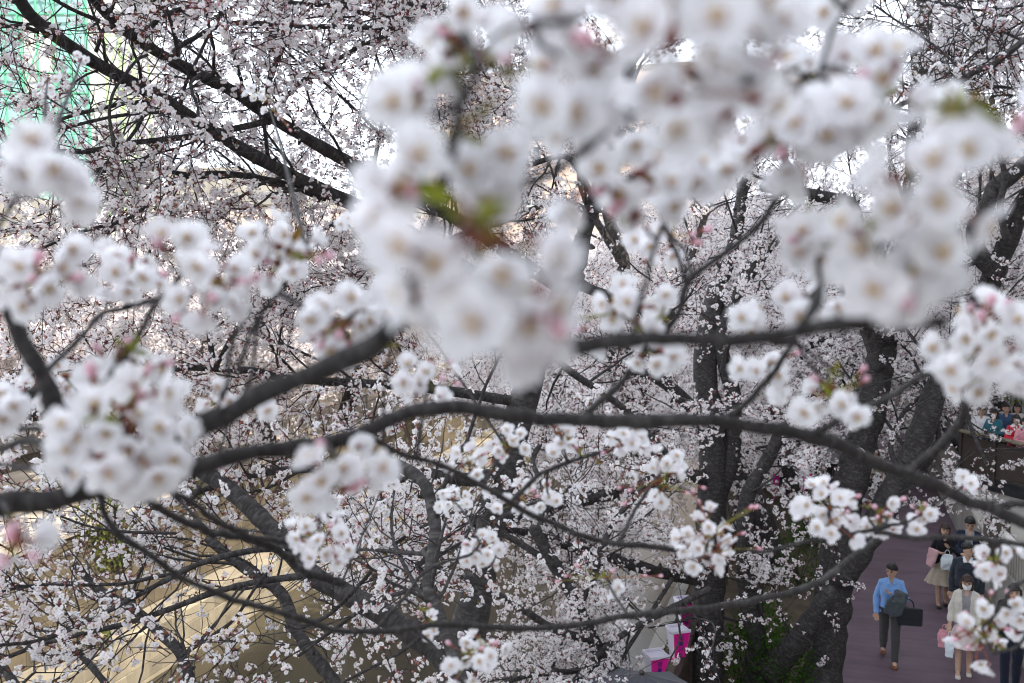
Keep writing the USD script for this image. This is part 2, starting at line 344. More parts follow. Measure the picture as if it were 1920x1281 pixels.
def thin(rng, pos, *arrs, near=1.3):
    """Drops the sprays that would hang between the eye and the people, the river wall and the lanterns: those crowns are open there."""
    u, v, d = project(pos); keep = (d > near) | (d < -.5)
    for poly, dmax, share in CLEAR:
        keep &= ~(shapely.contains_xy(poly, u, v) & (d < dmax) & (rng.random(len(u)) < share))
    if FRONT:   # little hangs on the near side of the thick limbs
        from scipy.spatial import cKDTree
        A = np.array(FRONT); dist, j = cKDTree(A[:, :2]).query(np.column_stack([u, v])); keep &= ~((d > 0) & (dist < A[j, 3] + 250 / np.maximum(d, 1)) & (d < A[j, 2] + .1) & (rng.random(len(u)) < .88))
    return [pos[keep]] + [a[keep] for a in arrs]
def flesh(rng, stems, bough_gap, bough_len, twig_gap, twig_len, spray_gap, kinds, probs, scale=1.0, trop=(0, 0, 0), t0=.12, tipfrac=.5):
    """Boughs and twigs on the given stems [(P, R)], and where their sprays sit: (boughs, twigs, positions, axes, scales, kinds)."""
    boughs, twigs, pos, axis = [], [], [], []
    def sprays_on(Q, a, gap):
        l = length(Q)
        for _ in range(max(1, int(l * (1 - a) / gap + rng.random()))):
            t = rng.uniform(a, 1); i = min(int(t * (len(Q) - 1)), len(Q) - 2); T = unit(Q[i + 1] - Q[i])
            pos.append(Q[i] + (Q[i + 1] - Q[i]) * (t * (len(Q) - 1) - i)); axis.append(unit(T * .7 + rng.normal(0, .55, 3) + [0, 0, .12]))
    for P, R in stems:
        l = length(P)
        for _ in range(int(l * (1 - t0) / bough_gap + rng.random())):
            t = rng.uniform(t0, 1); Q, r = branch_from(rng, P, R, t, rng.uniform(*bough_len) * (1.1 - .4 * t), .42, trop=trop, n=9, wob=.15)
            boughs.append((Q, r)); sprays_on(Q, .45, spray_gap)
    for P, R in boughs + [(P[len(P) // 2:], R[len(R) // 2:]) for P, R in stems]:
        l = length(P)
        for _ in range(max(1, int(l / twig_gap + rng.random()))):
            Q, r = branch_from(rng, P, R, rng.uniform(.15, 1), rng.uniform(*twig_len), .5, trop=trop, n=6, wob=.2)
            twigs.append((Q, r)); sprays_on(Q, .1, spray_gap)
    pos, axis = np.array(pos), np.array(axis); sc = rng.uniform(.8, 1.2, len(pos)) * scale; k = rng.choice(kinds, len(pos), p=probs)
    return boughs, twigs, pos, axis, sc, k
def wood(parent, name, stems, sides, mat=None, lumps=.0, seed=0, **kw):
    V, F, C = join([tube(P, R, sides, lumps, seed, caps=sides > 4) for P, R in stems])
    return put(parent, name, (V, F), mat or BARK, smooth=True, bark=C, **kw)
def traced(rows):
    """Limbs from (name, depth at start, depth at end, width px at start, at end, [(u, v) ...])."""
    out = []
    for nm, d0, d1, w0, w1, pts in rows:
        p = np.array(pts, float); s = np.concatenate([[0], np.cumsum(np.hypot(*np.diff(p, axis=0).T))]); s /= s[-1]
        P = np.array([px(u, v, d0 + (d1 - d0) * t) for (u, v), t in zip(p, s)]); n = max(8, int(s.size * 4))
        Q = smooth_line(P, n); t = np.linspace(0, 1, n); R = (w0 + (w1 - w0) * t) / 2 * (d0 + (d1 - d0) * t) / FPX
        out.append((nm, Q, R))
    return out
def plant_tree(label, rows, seed, group=None, sides=12, min_r=0, lumps=.16, knots=True, **kw):
    """A tree whose limbs are traced; everything finer grows on them."""
    rng = np.random.default_rng(seed); path = xform("cherry_tree", label, "tree", group)
    limbs = traced(rows)
    for nm, P, R in limbs:
        u, v, d = project(P); w = R * FPX / d
        for q in np.linspace(0, len(P) - 1, len(P) * 4):
            i = int(q); f_ = q - i; j = min(i + 1, len(P) - 1)
            if w[i] > 7.5: FRONT.append((u[i] + (u[j] - u[i]) * f_, v[i] + (v[j] - v[i]) * f_, d[i], w[i]))
    for k, (nm, P, R) in enumerate(limbs):
        R = R * (1 + .05 * rng.normal(0, 1, len(R)))
        n = max(len(P), min(90, int(length(P) / max(R.mean(), .004) / 1.2))); i = np.linspace(0, len(P) - 1, n); P2 = smooth_line(P, n); R2 = np.interp(i, np.arange(len(R)), R)
        parts = [tube(P2, R2, sides, lumps, seed + k)]
        if knots and nm != "trunk" and R.mean() < .09:
            for _ in range(int(length(P) / .22)):
                j = rng.integers(1, n - 1); d = unit(np.cross(unit(P2[j + 1] - P2[j]), rng.normal(0, 1, 3))); r = R2[j]
                parts.append(tube([P2[j], P2[j] + d * r * 1.15, P2[j] + d * r * rng.uniform(1.3, 1.8)], [r * .45, r * .34, r * .15], 6))
        V, F, C = join(parts); put(path, nm, (V, F), BARK, smooth=True, bark=C)
    if kw:
        sel = kw.pop("on", lambda nm: nm != "trunk"); cl = kw.pop("near", 1.3)
        b, t, pos, ax, sc, k = flesh(rng, [(P, R) for nm, P, R in limbs if sel(nm)], **kw)
        pos, ax, sc, k = thin(rng, pos, ax, sc, k, near=cl)
        def over_path(P): u, v, d = project(P); return bool((shapely.contains_xy(CLEAR[0][0], u, v) & (d < 18.5)).any())
        b = [q for q in b if not over_path(q[0])]; t = [q for q in t if not over_path(q[0])]
        if b: wood(path, "bough", b, 6, kind="stuff")
        if t: wood(path, "twig", t, 4, TWIG, kind="stuff")
        scatter(path, "blossom", k, pos, ax, sc, rng)
    return path
# ---------------------------------------------------------------- the setting
SOIL = plain("soil", (.085, .065, .045), .95, .35, 2.5, .5, 30)
PAVE = plain("pale_paving", (.42, .36, .29), .85, .15, 1.2, .2)
CONC = plain("concrete", (.30, .28, .245), .85, .25, 1.6, .35, 25, stretch=(1, 1, .35))
STONE = [plain(f"stone_{k}", c, .88, .34, 1.1, .6, 14) for k, c in enumerate(((.33, .28, .20), (.27, .23, .168), (.37, .315, .225), (.25, .215, .155)))]
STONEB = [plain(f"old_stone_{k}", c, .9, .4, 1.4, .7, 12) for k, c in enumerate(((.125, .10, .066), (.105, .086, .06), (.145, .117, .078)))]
PLANK = [plain(f"plank_{k}", c, .62, .30, 1.3, .25, 60, spec=.35, stretch=(.7, 1.6, 1)) for k, c in enumerate(((.115, .076, .096), (.119, .079, .099), (.111, .073, .092), (.116, .077, .097)))]
WATER = usdkit.material(stage, LK + "river_water", {
    "g": ("geometry", {}), "m": ("mapping", {"scale": (1.0, .55, 1)}), "n": ("noise_texture", {"scale": 1.5, "detail": 5.0, "distortion": .8}), "n2": ("noise_texture", {"scale": .12, "detail": 3.0}),
    "r": ("rgb_ramp", {"ramp": [(.35, (.040, .033, .021)), (.65, (.072, .060, .038))]}),
    "bu": ("bump", {"strength": .30, "distance": .04}), "p": ("principled_bsdf", {"roughness": .20, "ior": 1.33, "specular_ior_level": .5})},
    [("g.position", "m.vector"), ("m.vector", "n.vector"), ("g.position", "n2.vector"), ("n2.fac", "r.fac"), ("r.color", "p.base_color"), ("n.fac", "bu.height"), ("bu.normal", "p.normal")], surface="p.BSDF")
def sheet(name, x0, x1, y0, y1, z, mat, **kw):
    return put("/World", name, (np.array([[x0, y0, z], [x1, y0, z], [x1, y1, z], [x0, y1, z]], float), np.array([[0, 1, 2], [0, 2, 3]])), mat, kind="structure", **kw)
XR, XL = -2.45, -16.0
sheet("ground", XR - .0, 600, -300, 900, -.05, SOIL); sheet("ground", -600, XL - 1.6, -300, 900, -.05, SOIL)
sheet("river", XL - .3, XR + .1, -300, 900, -4.0, WATER)
prom = xform("promenade", kind="structure")
rng = np.random.default_rng(3); yy = 9.0; k = 0
while yy < 36:
    put(prom, "plank", bbox(.22 + rng.uniform(-.006, .006), 3.335, yy, yy + .1965, -.04, rng.uniform(-.0015, .001), .003), PLANK[rng.integers(4)]); yy += .2; k += 1
put(prom, "deck", [box(.22, 3.335, yy, 140, -.04, 0), box(.22, 3.335, -40, 9.0, -.04, 0)], PLANK[0])
put(prom, "edging", bbox(.08, .20, -40, 140, -.06, .035, .02), CONC)
# retaining wall and the street above it
RA, RB = ground(1800, 893, 1.3), ground(1925, 927, 1.3)
wallp = xform("retaining_wall", "streaked grey concrete retaining wall along the promenade below the street", "wall")
y0 = -10.0
while y0 < 110:
    put(wallp, "panel", bbox(3.34, 3.62, y0 + .006, y0 + 2.394, -.05, 1.02, .012), CONC); y0 += 2.4
y0 = -10.0
while y0 < 110:
    put(wallp, "coping", bbox(3.30, 3.86, y0 + .004, y0 + 3.19, 1.024, 1.14, .02), CONC); y0 += 3.2
dirr = (RB - RA) / np.linalg.norm(RB - RA); RC = RB + dirr * 9
ASPH = plain("asphalt", (.055, .055, .058), .9, .2, 3.0, .4, 90)
put("/World", "street", prism([(3.92, 120), (3.92, RA[1] + .4), (RA[0] + .35, RA[1] + .2), (RC[0] + .2, RC[1]), (60, RC[1] - 20), (60, 120)], 1.0, 1.30), ASPH, kind="structure")
put("/World", "bank", prism([(3.62, -10), (60, -10), (60, RC[1] - 20.01), (RC[0] + .2, RC[1] - .01), (RA[0] + .3, RA[1] + .1), (3.62, RA[1] + .4)], .4, 1.06), CONC, kind="structure")
# street railing: posts, dark panels, rails
STEEL = plain("dark_steel", (.030, .022, .018), .45, .2, 8.0, spec=.5)
RAILW = plain("handrail", (.16, .13, .09), .5, .2, 12.0)
rail = xform("street_railing", "dark brown panelled railing with a wide handrail above the concrete wall", "railing")
n = 9; ang = math.atan2(dirr[1], dirr[0])
for k in range(n + 1):
    p = RA + dirr * (k * 1.05)
    put(rail, "post", move(bbox(-.04, .04, -.05, .05, -.02, 1.10, .008), p, ang), STEEL)
    if k < n:
        put(rail, "panel", move(bbox(.045, 1.005, -.012, .012, .22, 1.03, .004), p, ang), STEEL)
        put(rail, "lower_rail", move(bbox(.045, 1.005, -.03, .03, .16, .215, .006), p, ang), STEEL)
put(rail, "handrail", move(bbox(-.1, n * 1.05 + .1, -.09, .09, 1.104, 1.17, .015), RA, ang), RAILW)
p0 = RA + np.array([.02, .3, 0])
fence = xform("street_fence", "dark slatted street fence running on above the promenade", "fence")
for k in range(14):
    put(fence, "post", bbox(3.98, 4.06, p0[1] + .3 + k * 2.0, p0[1] + .38 + k * 2.0, 1.28, 2.4, .01), STEEL)
    for z_ in (1.5, 1.75, 2.0, 2.25): put(fence, "rail", bbox(4.0, 4.03, p0[1] + .385 + k * 2.0, p0[1] + 2.295 + k * 2.0, z_, z_ + .09, .005), STEEL)
# stone river walls
FARX = XL
wl = xform("river_wall", "sunlit ochre stone river wall with a stepped footing on the far bank", "wall")
rng = np.random.default_rng(5)
for r_ in range(4):
    yb = 14.0 + (r_ % 2) * .3
    while yb < 50:
        w_ = rng.uniform(.55, .85)
        put(wl, "stone_block", bbox(FARX - .35 - rng.uniform(0, .02), FARX + rng.uniform(-.012, .012), yb + .004, yb + w_ - .004, -4.3 + r_ * .4 + .004, -4.3 + (r_ + 1) * .4 - .004, .012), STONE[rng.integers(4)])
        yb += w_
put(wl, "footing", [box(FARX - .3, FARX - .06, -80, 13.9, -4.4, -2.7), box(FARX - .3, FARX - .06, 50.6, 400, -4.4, -2.7), box(FARX - .35, FARX - .1, 14, 50, -4.4, -2.8)], STONE[0])
put(wl, "ledge", box(FARX - 1.25, FARX - .36, -80, 400, -3.2, -2.76), STONE[1])
put(wl, "upper_face", box(FARX - 1.65, FARX - 1.30, -80, 400, -3.2, -.06), STONE[3])
k = -20.0
while k < 120:
    put(wl, "coping", bbox(FARX - 1.75, FARX - 1.15, k + .01, k + 3.99, -.055, .10, .03), PAVE); k += 4
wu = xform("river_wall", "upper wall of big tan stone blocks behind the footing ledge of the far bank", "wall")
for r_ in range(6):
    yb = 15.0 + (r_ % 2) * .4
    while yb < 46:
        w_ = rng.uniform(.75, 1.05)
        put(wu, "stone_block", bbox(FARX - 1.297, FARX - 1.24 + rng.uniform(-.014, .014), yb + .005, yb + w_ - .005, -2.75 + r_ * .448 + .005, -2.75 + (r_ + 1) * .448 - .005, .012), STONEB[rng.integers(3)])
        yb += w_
put("/World", "river_wall", [box(XR - .25, XR, -80, 400, -4.4, -.02)], CONC, label="shaded concrete river wall under the lantern fence", cat="wall")
sheet("far_path", -24, XL - 1.76, -100, 400, -.02, PAVE)
# riverside fence of brown panels
BROWN = plain("brown_panel", (.042, .030, .024), .55, .2, 6.0)
rf = xform("riverside_fence", "dark brown panel fence at the river edge below the pink lanterns", "fence")
for k in range(24):
    yk = 4.0 + k * 1.5
    put(rf, "post", bbox(-1.79, -1.70, yk, yk + .09, -.06, 1.14, .01), BROWN)
    put(rf, "panel", bbox(-1.765, -1.735, yk + .095, yk + 1.495, .12, 1.06, .006), BROWN)
    put(rf, "top_rail", bbox(-1.80, -1.69, yk + .092, yk + 1.498, 1.065, 1.12, .01), BROWN)
ff = xform("far_fence", "thin grey railing on top of the far river wall", "fence")
FGREY = plain("grey_steel", (.28, .26, .22), .5)
for k in range(40):
    yk = 14 + k * 1.6
    put(ff, "post", box(FARX - 1.5, FARX - 1.45, yk, yk + .05, .09, 1.1), FGREY)
for z_ in (.45, .78, 1.06): put(ff, "rail", box(FARX - 1.49, FARX - 1.46, 14, 78, z_, z_ + .04), FGREY)

# ---------------------------------------------------------------- buildings
GLASS = usdkit.material(stage, LK + "pane", {"p": ("principled_bsdf", {"base_color": (.05, .06, .065), "roughness": .06, "specular_ior_level": .7})}, surface="p.BSDF")
FRAME = plain("window_frame", (.55, .53, .50), .5)
def facade(path, origin, along, out, width, storeys, sh, z0, gap, ww, wh, skip=lambda i, j: False, sill=.95, balcony=None):
    """Windows on one wall: each a frame with a pane."""
    ang = math.atan2(along[1], along[0]); nx = int(width / gap)
    for j in range(storeys):
        for i in range(nx):
            if skip(i, j): continue
            p = np.array(origin) + np.array(along) * ((i + .5) * width / nx) + [0, 0, z0 + j * sh + sill]
            side = 1 if (along[0] * out[1] - along[1] * out[0]) > 0 else -1
            def b(x0, x1, a, c, z0_, z1_): return box(x0, x1, min(a * side, c * side), max(a * side, c * side), z0_, z1_)
            fr = [b(-ww / 2, -ww / 2 + .07, .0, .06, 0, wh), b(ww / 2 - .07, ww / 2, .0, .06, 0, wh), b(-ww / 2 + .071, ww / 2 - .071, .0, .06, 0, .07), b(-ww / 2 + .071, ww / 2 - .071, .0, .06, wh - .07, wh), b(-.03, .03, .0, .05, .071, wh - .071), b(-ww / 2 - .06, ww / 2 + .06, .0, .12, -.08, -.002)]
            f = put(path, "window", move(cat(fr), p, ang), FRAME)
            put(str(f.GetPath()), "pane", move(b(-ww / 2 + .072, ww / 2 - .072, .004, .02, .072, wh - .072), p, ang), GLASS)
        if balcony is not None:
            c = np.array(origin) + np.array(along) * width / 2 + [0, 0, z0 + j * sh]
            side = 1 if (along[0] * out[1] - along[1] * out[0]) > 0 else -1; a, e = sorted((.003 * side, 1.2 * side)); q, r = sorted((1.08 * side, 1.199 * side))
            put(path, "balcony", move(cat([box(-width / 2 + .3, width / 2 - .3, a, e, -.12, .04), box(-width / 2 + .301, width / 2 - .301, q, r, .042, 1.0)]), c, ang), balcony)
def building(label, x0, x1, y0, y1, h, mat, storeys, gap=3.0, ww=1.7, wh=1.4, faces=("south", "river"), balcony=None, z0=0.0, trim=None):
    path = xform("apartment_building", label, "building"); sh = (h - .6) / storeys
    put(path, "wall", box(x0, x1, y0, y1, z0 - .2, z0 + h), mat); t = trim or CONC
    put(path, "roof", [box(x0 - .15, x1 + .15, y0 - .15, y0 + .15, z0 + h + .002, z0 + h + .7), box(x0 - .15, x1 + .15, y1 - .15, y1 + .15, z0 + h + .002, z0 + h + .7), box(x0 - .15, x0 + .15, y0 + .151, y1 - .151, z0 + h + .002, z0 + h + .7), box(x1 - .15, x1 + .15, y0 + .151, y1 - .151, z0 + h + .002, z0 + h + .7),
        box(x0 + .2, x1 - .2, y0 + .2, y1 - .2, z0 + h + .001, z0 + h + .1), bbox(x0 + (x1 - x0) * .35, x0 + (x1 - x0) * .6, y0 + (y1 - y0) * .4, y0 + (y1 - y0) * .7, z0 + h + .11, z0 + h + 2.6)], t)
    for j in range(1, storeys): put(path, "string_course", [box(x0 - .05, x1 + .05, y0 - .05, y0 - .001, z0 + j * sh - .1, z0 + j * sh + .06), box(x1 + .001, x1 + .05, y0, y1, z0 + j * sh - .1, z0 + j * sh + .06), box(x0 - .05, x0 - .001, y0, y1, z0 + j * sh - .1, z0 + j * sh + .06)], t)
    if "south" in faces: facade(path, (x0, y0, z0), (1, 0, 0), (0, -1, 0), x1 - x0, storeys, sh, 0, gap, ww, wh, balcony=balcony)
    if "river" in faces:
        if x0 < 0: facade(path, (x1, y0, z0), (0, 1, 0), (1, 0, 0), y1 - y0, storeys, sh, 0, gap, ww, wh)
        else: facade(path, (x0, y0, z0), (0, 1, 0), (-1, 0, 0), y1 - y0, storeys, sh, 0, gap, ww, wh)
    return path
SALMON = plain("salmon_render", (.54, .41, .325), .85, .06, .6, .1, 30)
BRICK = usdkit.material(stage, LK + "tiled_wall", {
    "g": ("geometry", {}), "s": ("separate_xyz", {}), "ad": ("math", {"math_type": "add"}), "c": ("combine_xyz", {}),
    "b": ("brick_texture", {"color1": (.50, .38, .31), "color2": (.57, .45, .375), "mortar": (.62, .54, .46), "scale": 1.0, "brick_width": .46, "row_height": .16, "mortar_size": .012}),
    "p": ("principled_bsdf", {"roughness": .7})}, [("g.position", "s.vector"), ("s.x", "ad.value1"), ("s.y", "ad.value2"), ("ad.value", "c.x"), ("s.z", "c.y"), ("c.vector", "b.vector"), ("b.color", "p.base_color")], surface="p.BSDF")
CREAM = plain("cream_render", (.55, .50, .425), .85, .06, .6)
GREYW = plain("grey_render", (.42, .40, .38), .85, .08, .6)
building("long pinkish tiled block behind the trees of the far bank", -44, -25.5, 44, 62, 9.2, BRICK, 3, gap=3.2)
building("salmon block with pale windows seen through the branches mid-picture", -31, -19.5, 74, 92, 19.5, SALMON, 6, gap=3.2)
building("low cream building standing behind the far river wall", -40, -25.8, 26, 40, 6.5, CREAM, 2, gap=3.0)
building("tall peach tiled building closing the river view", -52, -15, 150, 170, 34, BRICK, 10, gap=3.4)
building("salmon apartment block beside the street beyond the railing", 9.5, 22, 56, 75, 12.5, SALMON, 4, gap=3.4)
building("grey apartment block shading the street", 9.8, 24, 10, 40, 30.5, GREYW, 10, gap=4.0, faces=("river",))
building("grey apartment tower shading the bridge", 9.8, 26, -34, 4, 31.5, GREYW, 11, gap=4.0, faces=("river",))
# the building wrapped in teal netting, with green scaffolding
TEAL = usdkit.material(stage, LK + "teal_netting", {
    "g": ("geometry", {}), "n": ("noise_texture", {"scale": .7, "detail": 4.0}), "r": ("rgb_ramp", {"ramp": [(.3, (.33, .555, .54)), (.7, (.41, .63, .61))]}),
    "d": ("diffuse_bsdf", {}), "t": ("translucent_bsdf", {}), "mx": ("mix_closure", {"fac": .4})},
    [("g.position", "n.vector"), ("n.fac", "r.fac"), ("r.color", "d.color"), ("r.color", "t.color"), ("d.BSDF", "mx.closure1"), ("t.BSDF", "mx.closure2")], surface="mx.closure")
GPIPE = plain("green_scaffold", (.12, .44, .25), .4, .15, 5.0); LPIPE = plain("lime_scaffold", (.36, .54, .24), .45, .15, 5.0)
WSHEET = plain("white_sheet", (.50, .49, .46), .8, .05, 1.0)
def pipe(a, b, r=.05): 
    v, f, _ = tube([a, b], [r, r], 6); return v, f
sc = xform("scaffolded_building", "building wrapped in teal netting with green lattice scaffolding", "building")
sa, sb = px(-60, 480, 46), px(182, 480, 46); sa[2] = sb[2] = 0; SX = (sb - sa); SW = np.linalg.norm(SX); SX /= SW; SN = np.array([SX[1], -SX[0], 0])
SN = SN if SN @ (EYE - sa) > 0 else -SN
angs = math.atan2(SX[1], SX[0])
def S(x_, o_, z_): return sa + SX * x_ + SN * o_ + [0, 0, z_]
put(sc, "wall", move(box(0, SW, .9 if (SX[0] * SN[1] - SX[1] * SN[0]) < 0 else -9, 9 if (SX[0] * SN[1] - SX[1] * SN[0]) < 0 else -.9, -.2, 21), sa, angs), WSHEET)
nr, ncol = 6, 4
for j in range(nr):
    for i in range(ncol):
        a_, b_ = i * SW / ncol, (i + 1) * SW / ncol; g = np.linspace(0, 1, 7); A_, B_ = np.meshgrid(g, g, indexing="ij")
        if (i, j) in ((2, 4),):   # the pale sheet
            mat_ = WSHEET
        else: mat_ = TEAL
        bul = .16 * (.4 + meshkit.noise(np.stack([A_ * 5 + 7 * i, B_ * 3 + 5 * j, A_ * 0], -1), 3)) * np.sin(np.pi * A_) * np.sin(np.pi * B_)
        P_ = np.array([S(a_ + .02 + (b_ - a_ - .04) * x_, .02 + o_, j * 3.5 + .02 + 3.44 * y_) for x_, y_, o_ in zip(A_.ravel(), B_.ravel(), bul.ravel())])
        put(sc, "netting_sheet", (P_, grid_faces(7, 7)), mat_, smooth=True)
for i in range(ncol * 2 + 1):
    put(sc, "standard", pipe(S(i * SW / ncol / 2, .28, -.05), S(i * SW / ncol / 2, .28, 21.5), .07 if i % 2 == 0 else .045), GPIPE)
for j in range(nr + 1):
    put(sc, "ledger", [pipe(S(0, .36, j * 3.5), S(SW, .36, j * 3.5), .05), pipe(S(0, .36, j * 3.5 + .9), S(SW, .36, j * 3.5 + .9), .035)], GPIPE)
for j in range(nr):
    for i in range(ncol): 
        put(sc, "brace", pipe(S((i + j % 2) * SW / ncol, .44, j * 3.5), S((i + 1 - j % 2) * SW / ncol, .44, (j + 1) * 3.5), .035), GPIPE)
tw = xform("scaffold_tower", "lime green lattice tower standing next to the netted building", "scaffold")
ta = px(212, 480, 44); ta[2] = 0; tb = px(262, 480, 44); tb[2] = 0
for q in np.linspace(0, 1, 3):
    for o_ in (0, 1.0): put(tw, "upright", pipe(ta + (tb - ta) * q + [0, o_, -.05], ta + (tb - ta) * q + [0, o_, 16.5], .055), LPIPE)
for j in range(9):
    for s_ in (0, 1):
        a_, b_ = (ta + (tb - ta) * .5 * s_), (ta + (tb - ta) * .5 * (s_ + 1))
        put(tw, "brace", [pipe(a_ + [0, 0, j * 1.8], b_ + [0, 0, j * 1.8 + 1.8], .03), pipe(a_ + [0, 0, j * 1.8 + 1.8], b_ + [0, 0, j * 1.8 + 1.8], .03)], LPIPE)
# ---------------------------------------------------------------- cherry trees
MIX = (["mid", "midbuds"], [.72, .28])
# M: leans over the river; its long limbs cross the upper part of the picture
plant_tree("leaning cherry tree whose two long limbs cross the sky beside the netted building", [
    ("trunk", 8.6, 9.2, 68, 46, [(846, 1330), (868, 1230), (885, 1150), (905, 1060), (930, 950), (955, 850), (982, 750), (1010, 660), (1045, 580), (1078, 510)]),
    ("limb", 9.2, 9.0, 34, 26, [(1078, 510), (1095, 440), (1118, 370), (1150, 280), (1170, 200), (1180, 110)]),
    ("limb", 9.15, 5.6, 28, 21, [(1060, 545), (960, 480), (880, 425), (780, 370), (640, 297), (520, 227), (443, 175), (353, 130), (247, 67), (177, 0), (130, -60)]),
    ("limb", 9.1, 5.2, 29, 23, [(1030, 610), (930, 540), (800, 455), (700, 400), (640, 373), (567, 340), (467, 287), (373, 230), (283, 173), (187, 123), (77, 47), (37, 0), (10, -50)]),
    ("limb", 9.2, 9.5, 22, 20, [(1060, 527), (1085, 534), (1122, 549), (1180, 572), (1260, 590)]),
    ("limb", 9.0, 7.5, 20, 10, [(960, 752), (900, 742), (830, 732), (730, 722), (640, 717), (533, 710), (483, 697), (433, 693), (347, 690), (250, 700), (150, 690)]),
    ("bough", 6.2, 5.2, 12, 5, [(260, 67), (277, 57), (300, 33), (337, 18), (397, 2), (450, -20)]),
    ("bough", 6.4, 7.2, 10, 8, [(323, 107), (333, 90), (367, 70), (400, 53), (443, 43), (500, 45), (567, 50), (640, 50), (770, 55)]),
    ("bough", 7.2, 7.8, 8, 7, [(527, 198), (547, 170), (587, 140), (640, 107), (690, 80), (767, 55), (850, 40)]),
    ("bough", 8.0, 7.0, 11, 8, [(880, 52), (787, 40), (740, 33), (683, 25), (640, 13), (527, 3), (440, -20)]),
    ("bough", 8.2, 7.4, 10, 7, [(940, 40), (870, 22), (790, 10), (740, 5), (640, 3)]),
    ("bough", 7.0, 7.8, 4, 6, [(500, 53), (520, 80), (567, 123), (617, 163), (660, 200), (720, 260)]),
    ("bough", 7.0, 5.4, 12, 9, [(500, 228), (460, 237), (383, 253), (300, 262), (213, 273), (170, 283), (60, 285), (0, 292), (-60, 300)]),
    ("bough", 6.6, 5.6, 9, 6, [(345, 205), (300, 193), (240, 193), (207, 200), (150, 213), (107, 227), (30, 262)]),
    ("bough", 6.6, 5.6, 8, 6, [(370, 228), (320, 212), (267, 212), (207, 220), (150, 233), (103, 247)]),
    ("bough", 5.5, 5.9, 7, 5, [(213, 273), (205, 213), (213, 173), (233, 143), (257, 113), (277, 103)]),
    ("bough", 7.6, 6.3, 14, 6, [(610, 372), (550, 350), (500, 337), (450, 328), (400, 325), (343, 327), (293, 315), (233, 317), (177, 322)]),
    ("bough", 6.8, 5.8, 8, 5, [(343, 330), (310, 353), (283, 377), (253, 403), (213, 420), (180, 427), (133, 442), (70, 470)]),
    ("bough", 5.7, 5.5, 9, 6, [(73, 60), (40, 50), (0, 50), (-50, 52)]),
    ("bough", 5.9, 5.4, 8, 7, [(210, 52), (187, 40), (140, 20), (103, 0), (70, -20)]),
    ("bough", 6.0, 5.8, 8, 6, [(180, 97), (190, 67), (213, 7), (225, -30)]),
    ("bough", 6.5, 6.9, 7, 5, [(337, 197), (350, 153), (367, 117), (393, 63), (410, 33), (420, 0)]),
    ("bough", 8.2, 8.6, 8, 4, [(700, 315), (720, 207), (723, 160), (707, 110), (690, 60)]),
    ("bough", 8.9, 8.9, 13, 8, [(1115, 375), (1067, 297), (1000, 307), (940, 330), (900, 320)]),
    ("bough", 8.0, 7.6, 9, 7, [(403, 693), (430, 640), (457, 607), (493, 580), (530, 565), (580, 540)]),
    ("bough", 7.9, 7.9, 13, 10, [(400, 692), (393, 633), (388, 600)]),
    ("bough", 9.1, 9.3, 14, 12, [(1000, 700), (1037, 673), (1073, 700), (1123, 733), (1173, 770), (1250, 850)]),
    ("limb", 9.0, 8.4, 15, 7, [(1150, 285), (1080, 205), (1000, 120), (940, 60), (890, -10)]),
    ("limb", 9.1, 11.0, 13, 6, [(1110, 400), (1040, 380), (980, 400), (900, 430), (820, 460), (740, 500)]),
    ("limb", 9.1, 10.8, 12, 6, [(1140, 300), (1060, 260), (980, 230), (900, 190), (830, 110), (780, 40)]),
    ("limb", 9.0, 9.4, 13, 7, [(1178, 130), (1230, 60), (1300, 10), (1380, -30)]),
    ("limb", 8.9, 7.0, 28, 10, [(945, 885), (880, 900), (800, 890), (700, 900), (600, 880), (480, 890), (350, 930)]),
], 101, bough_gap=.215, bough_len=(.7, 1.5), twig_gap=.20, twig_len=(.25, .6), spray_gap=.14, kinds=MIX[0], probs=[.55, .45], scale=.95, trop=(0, 0, .15), near=2.6)
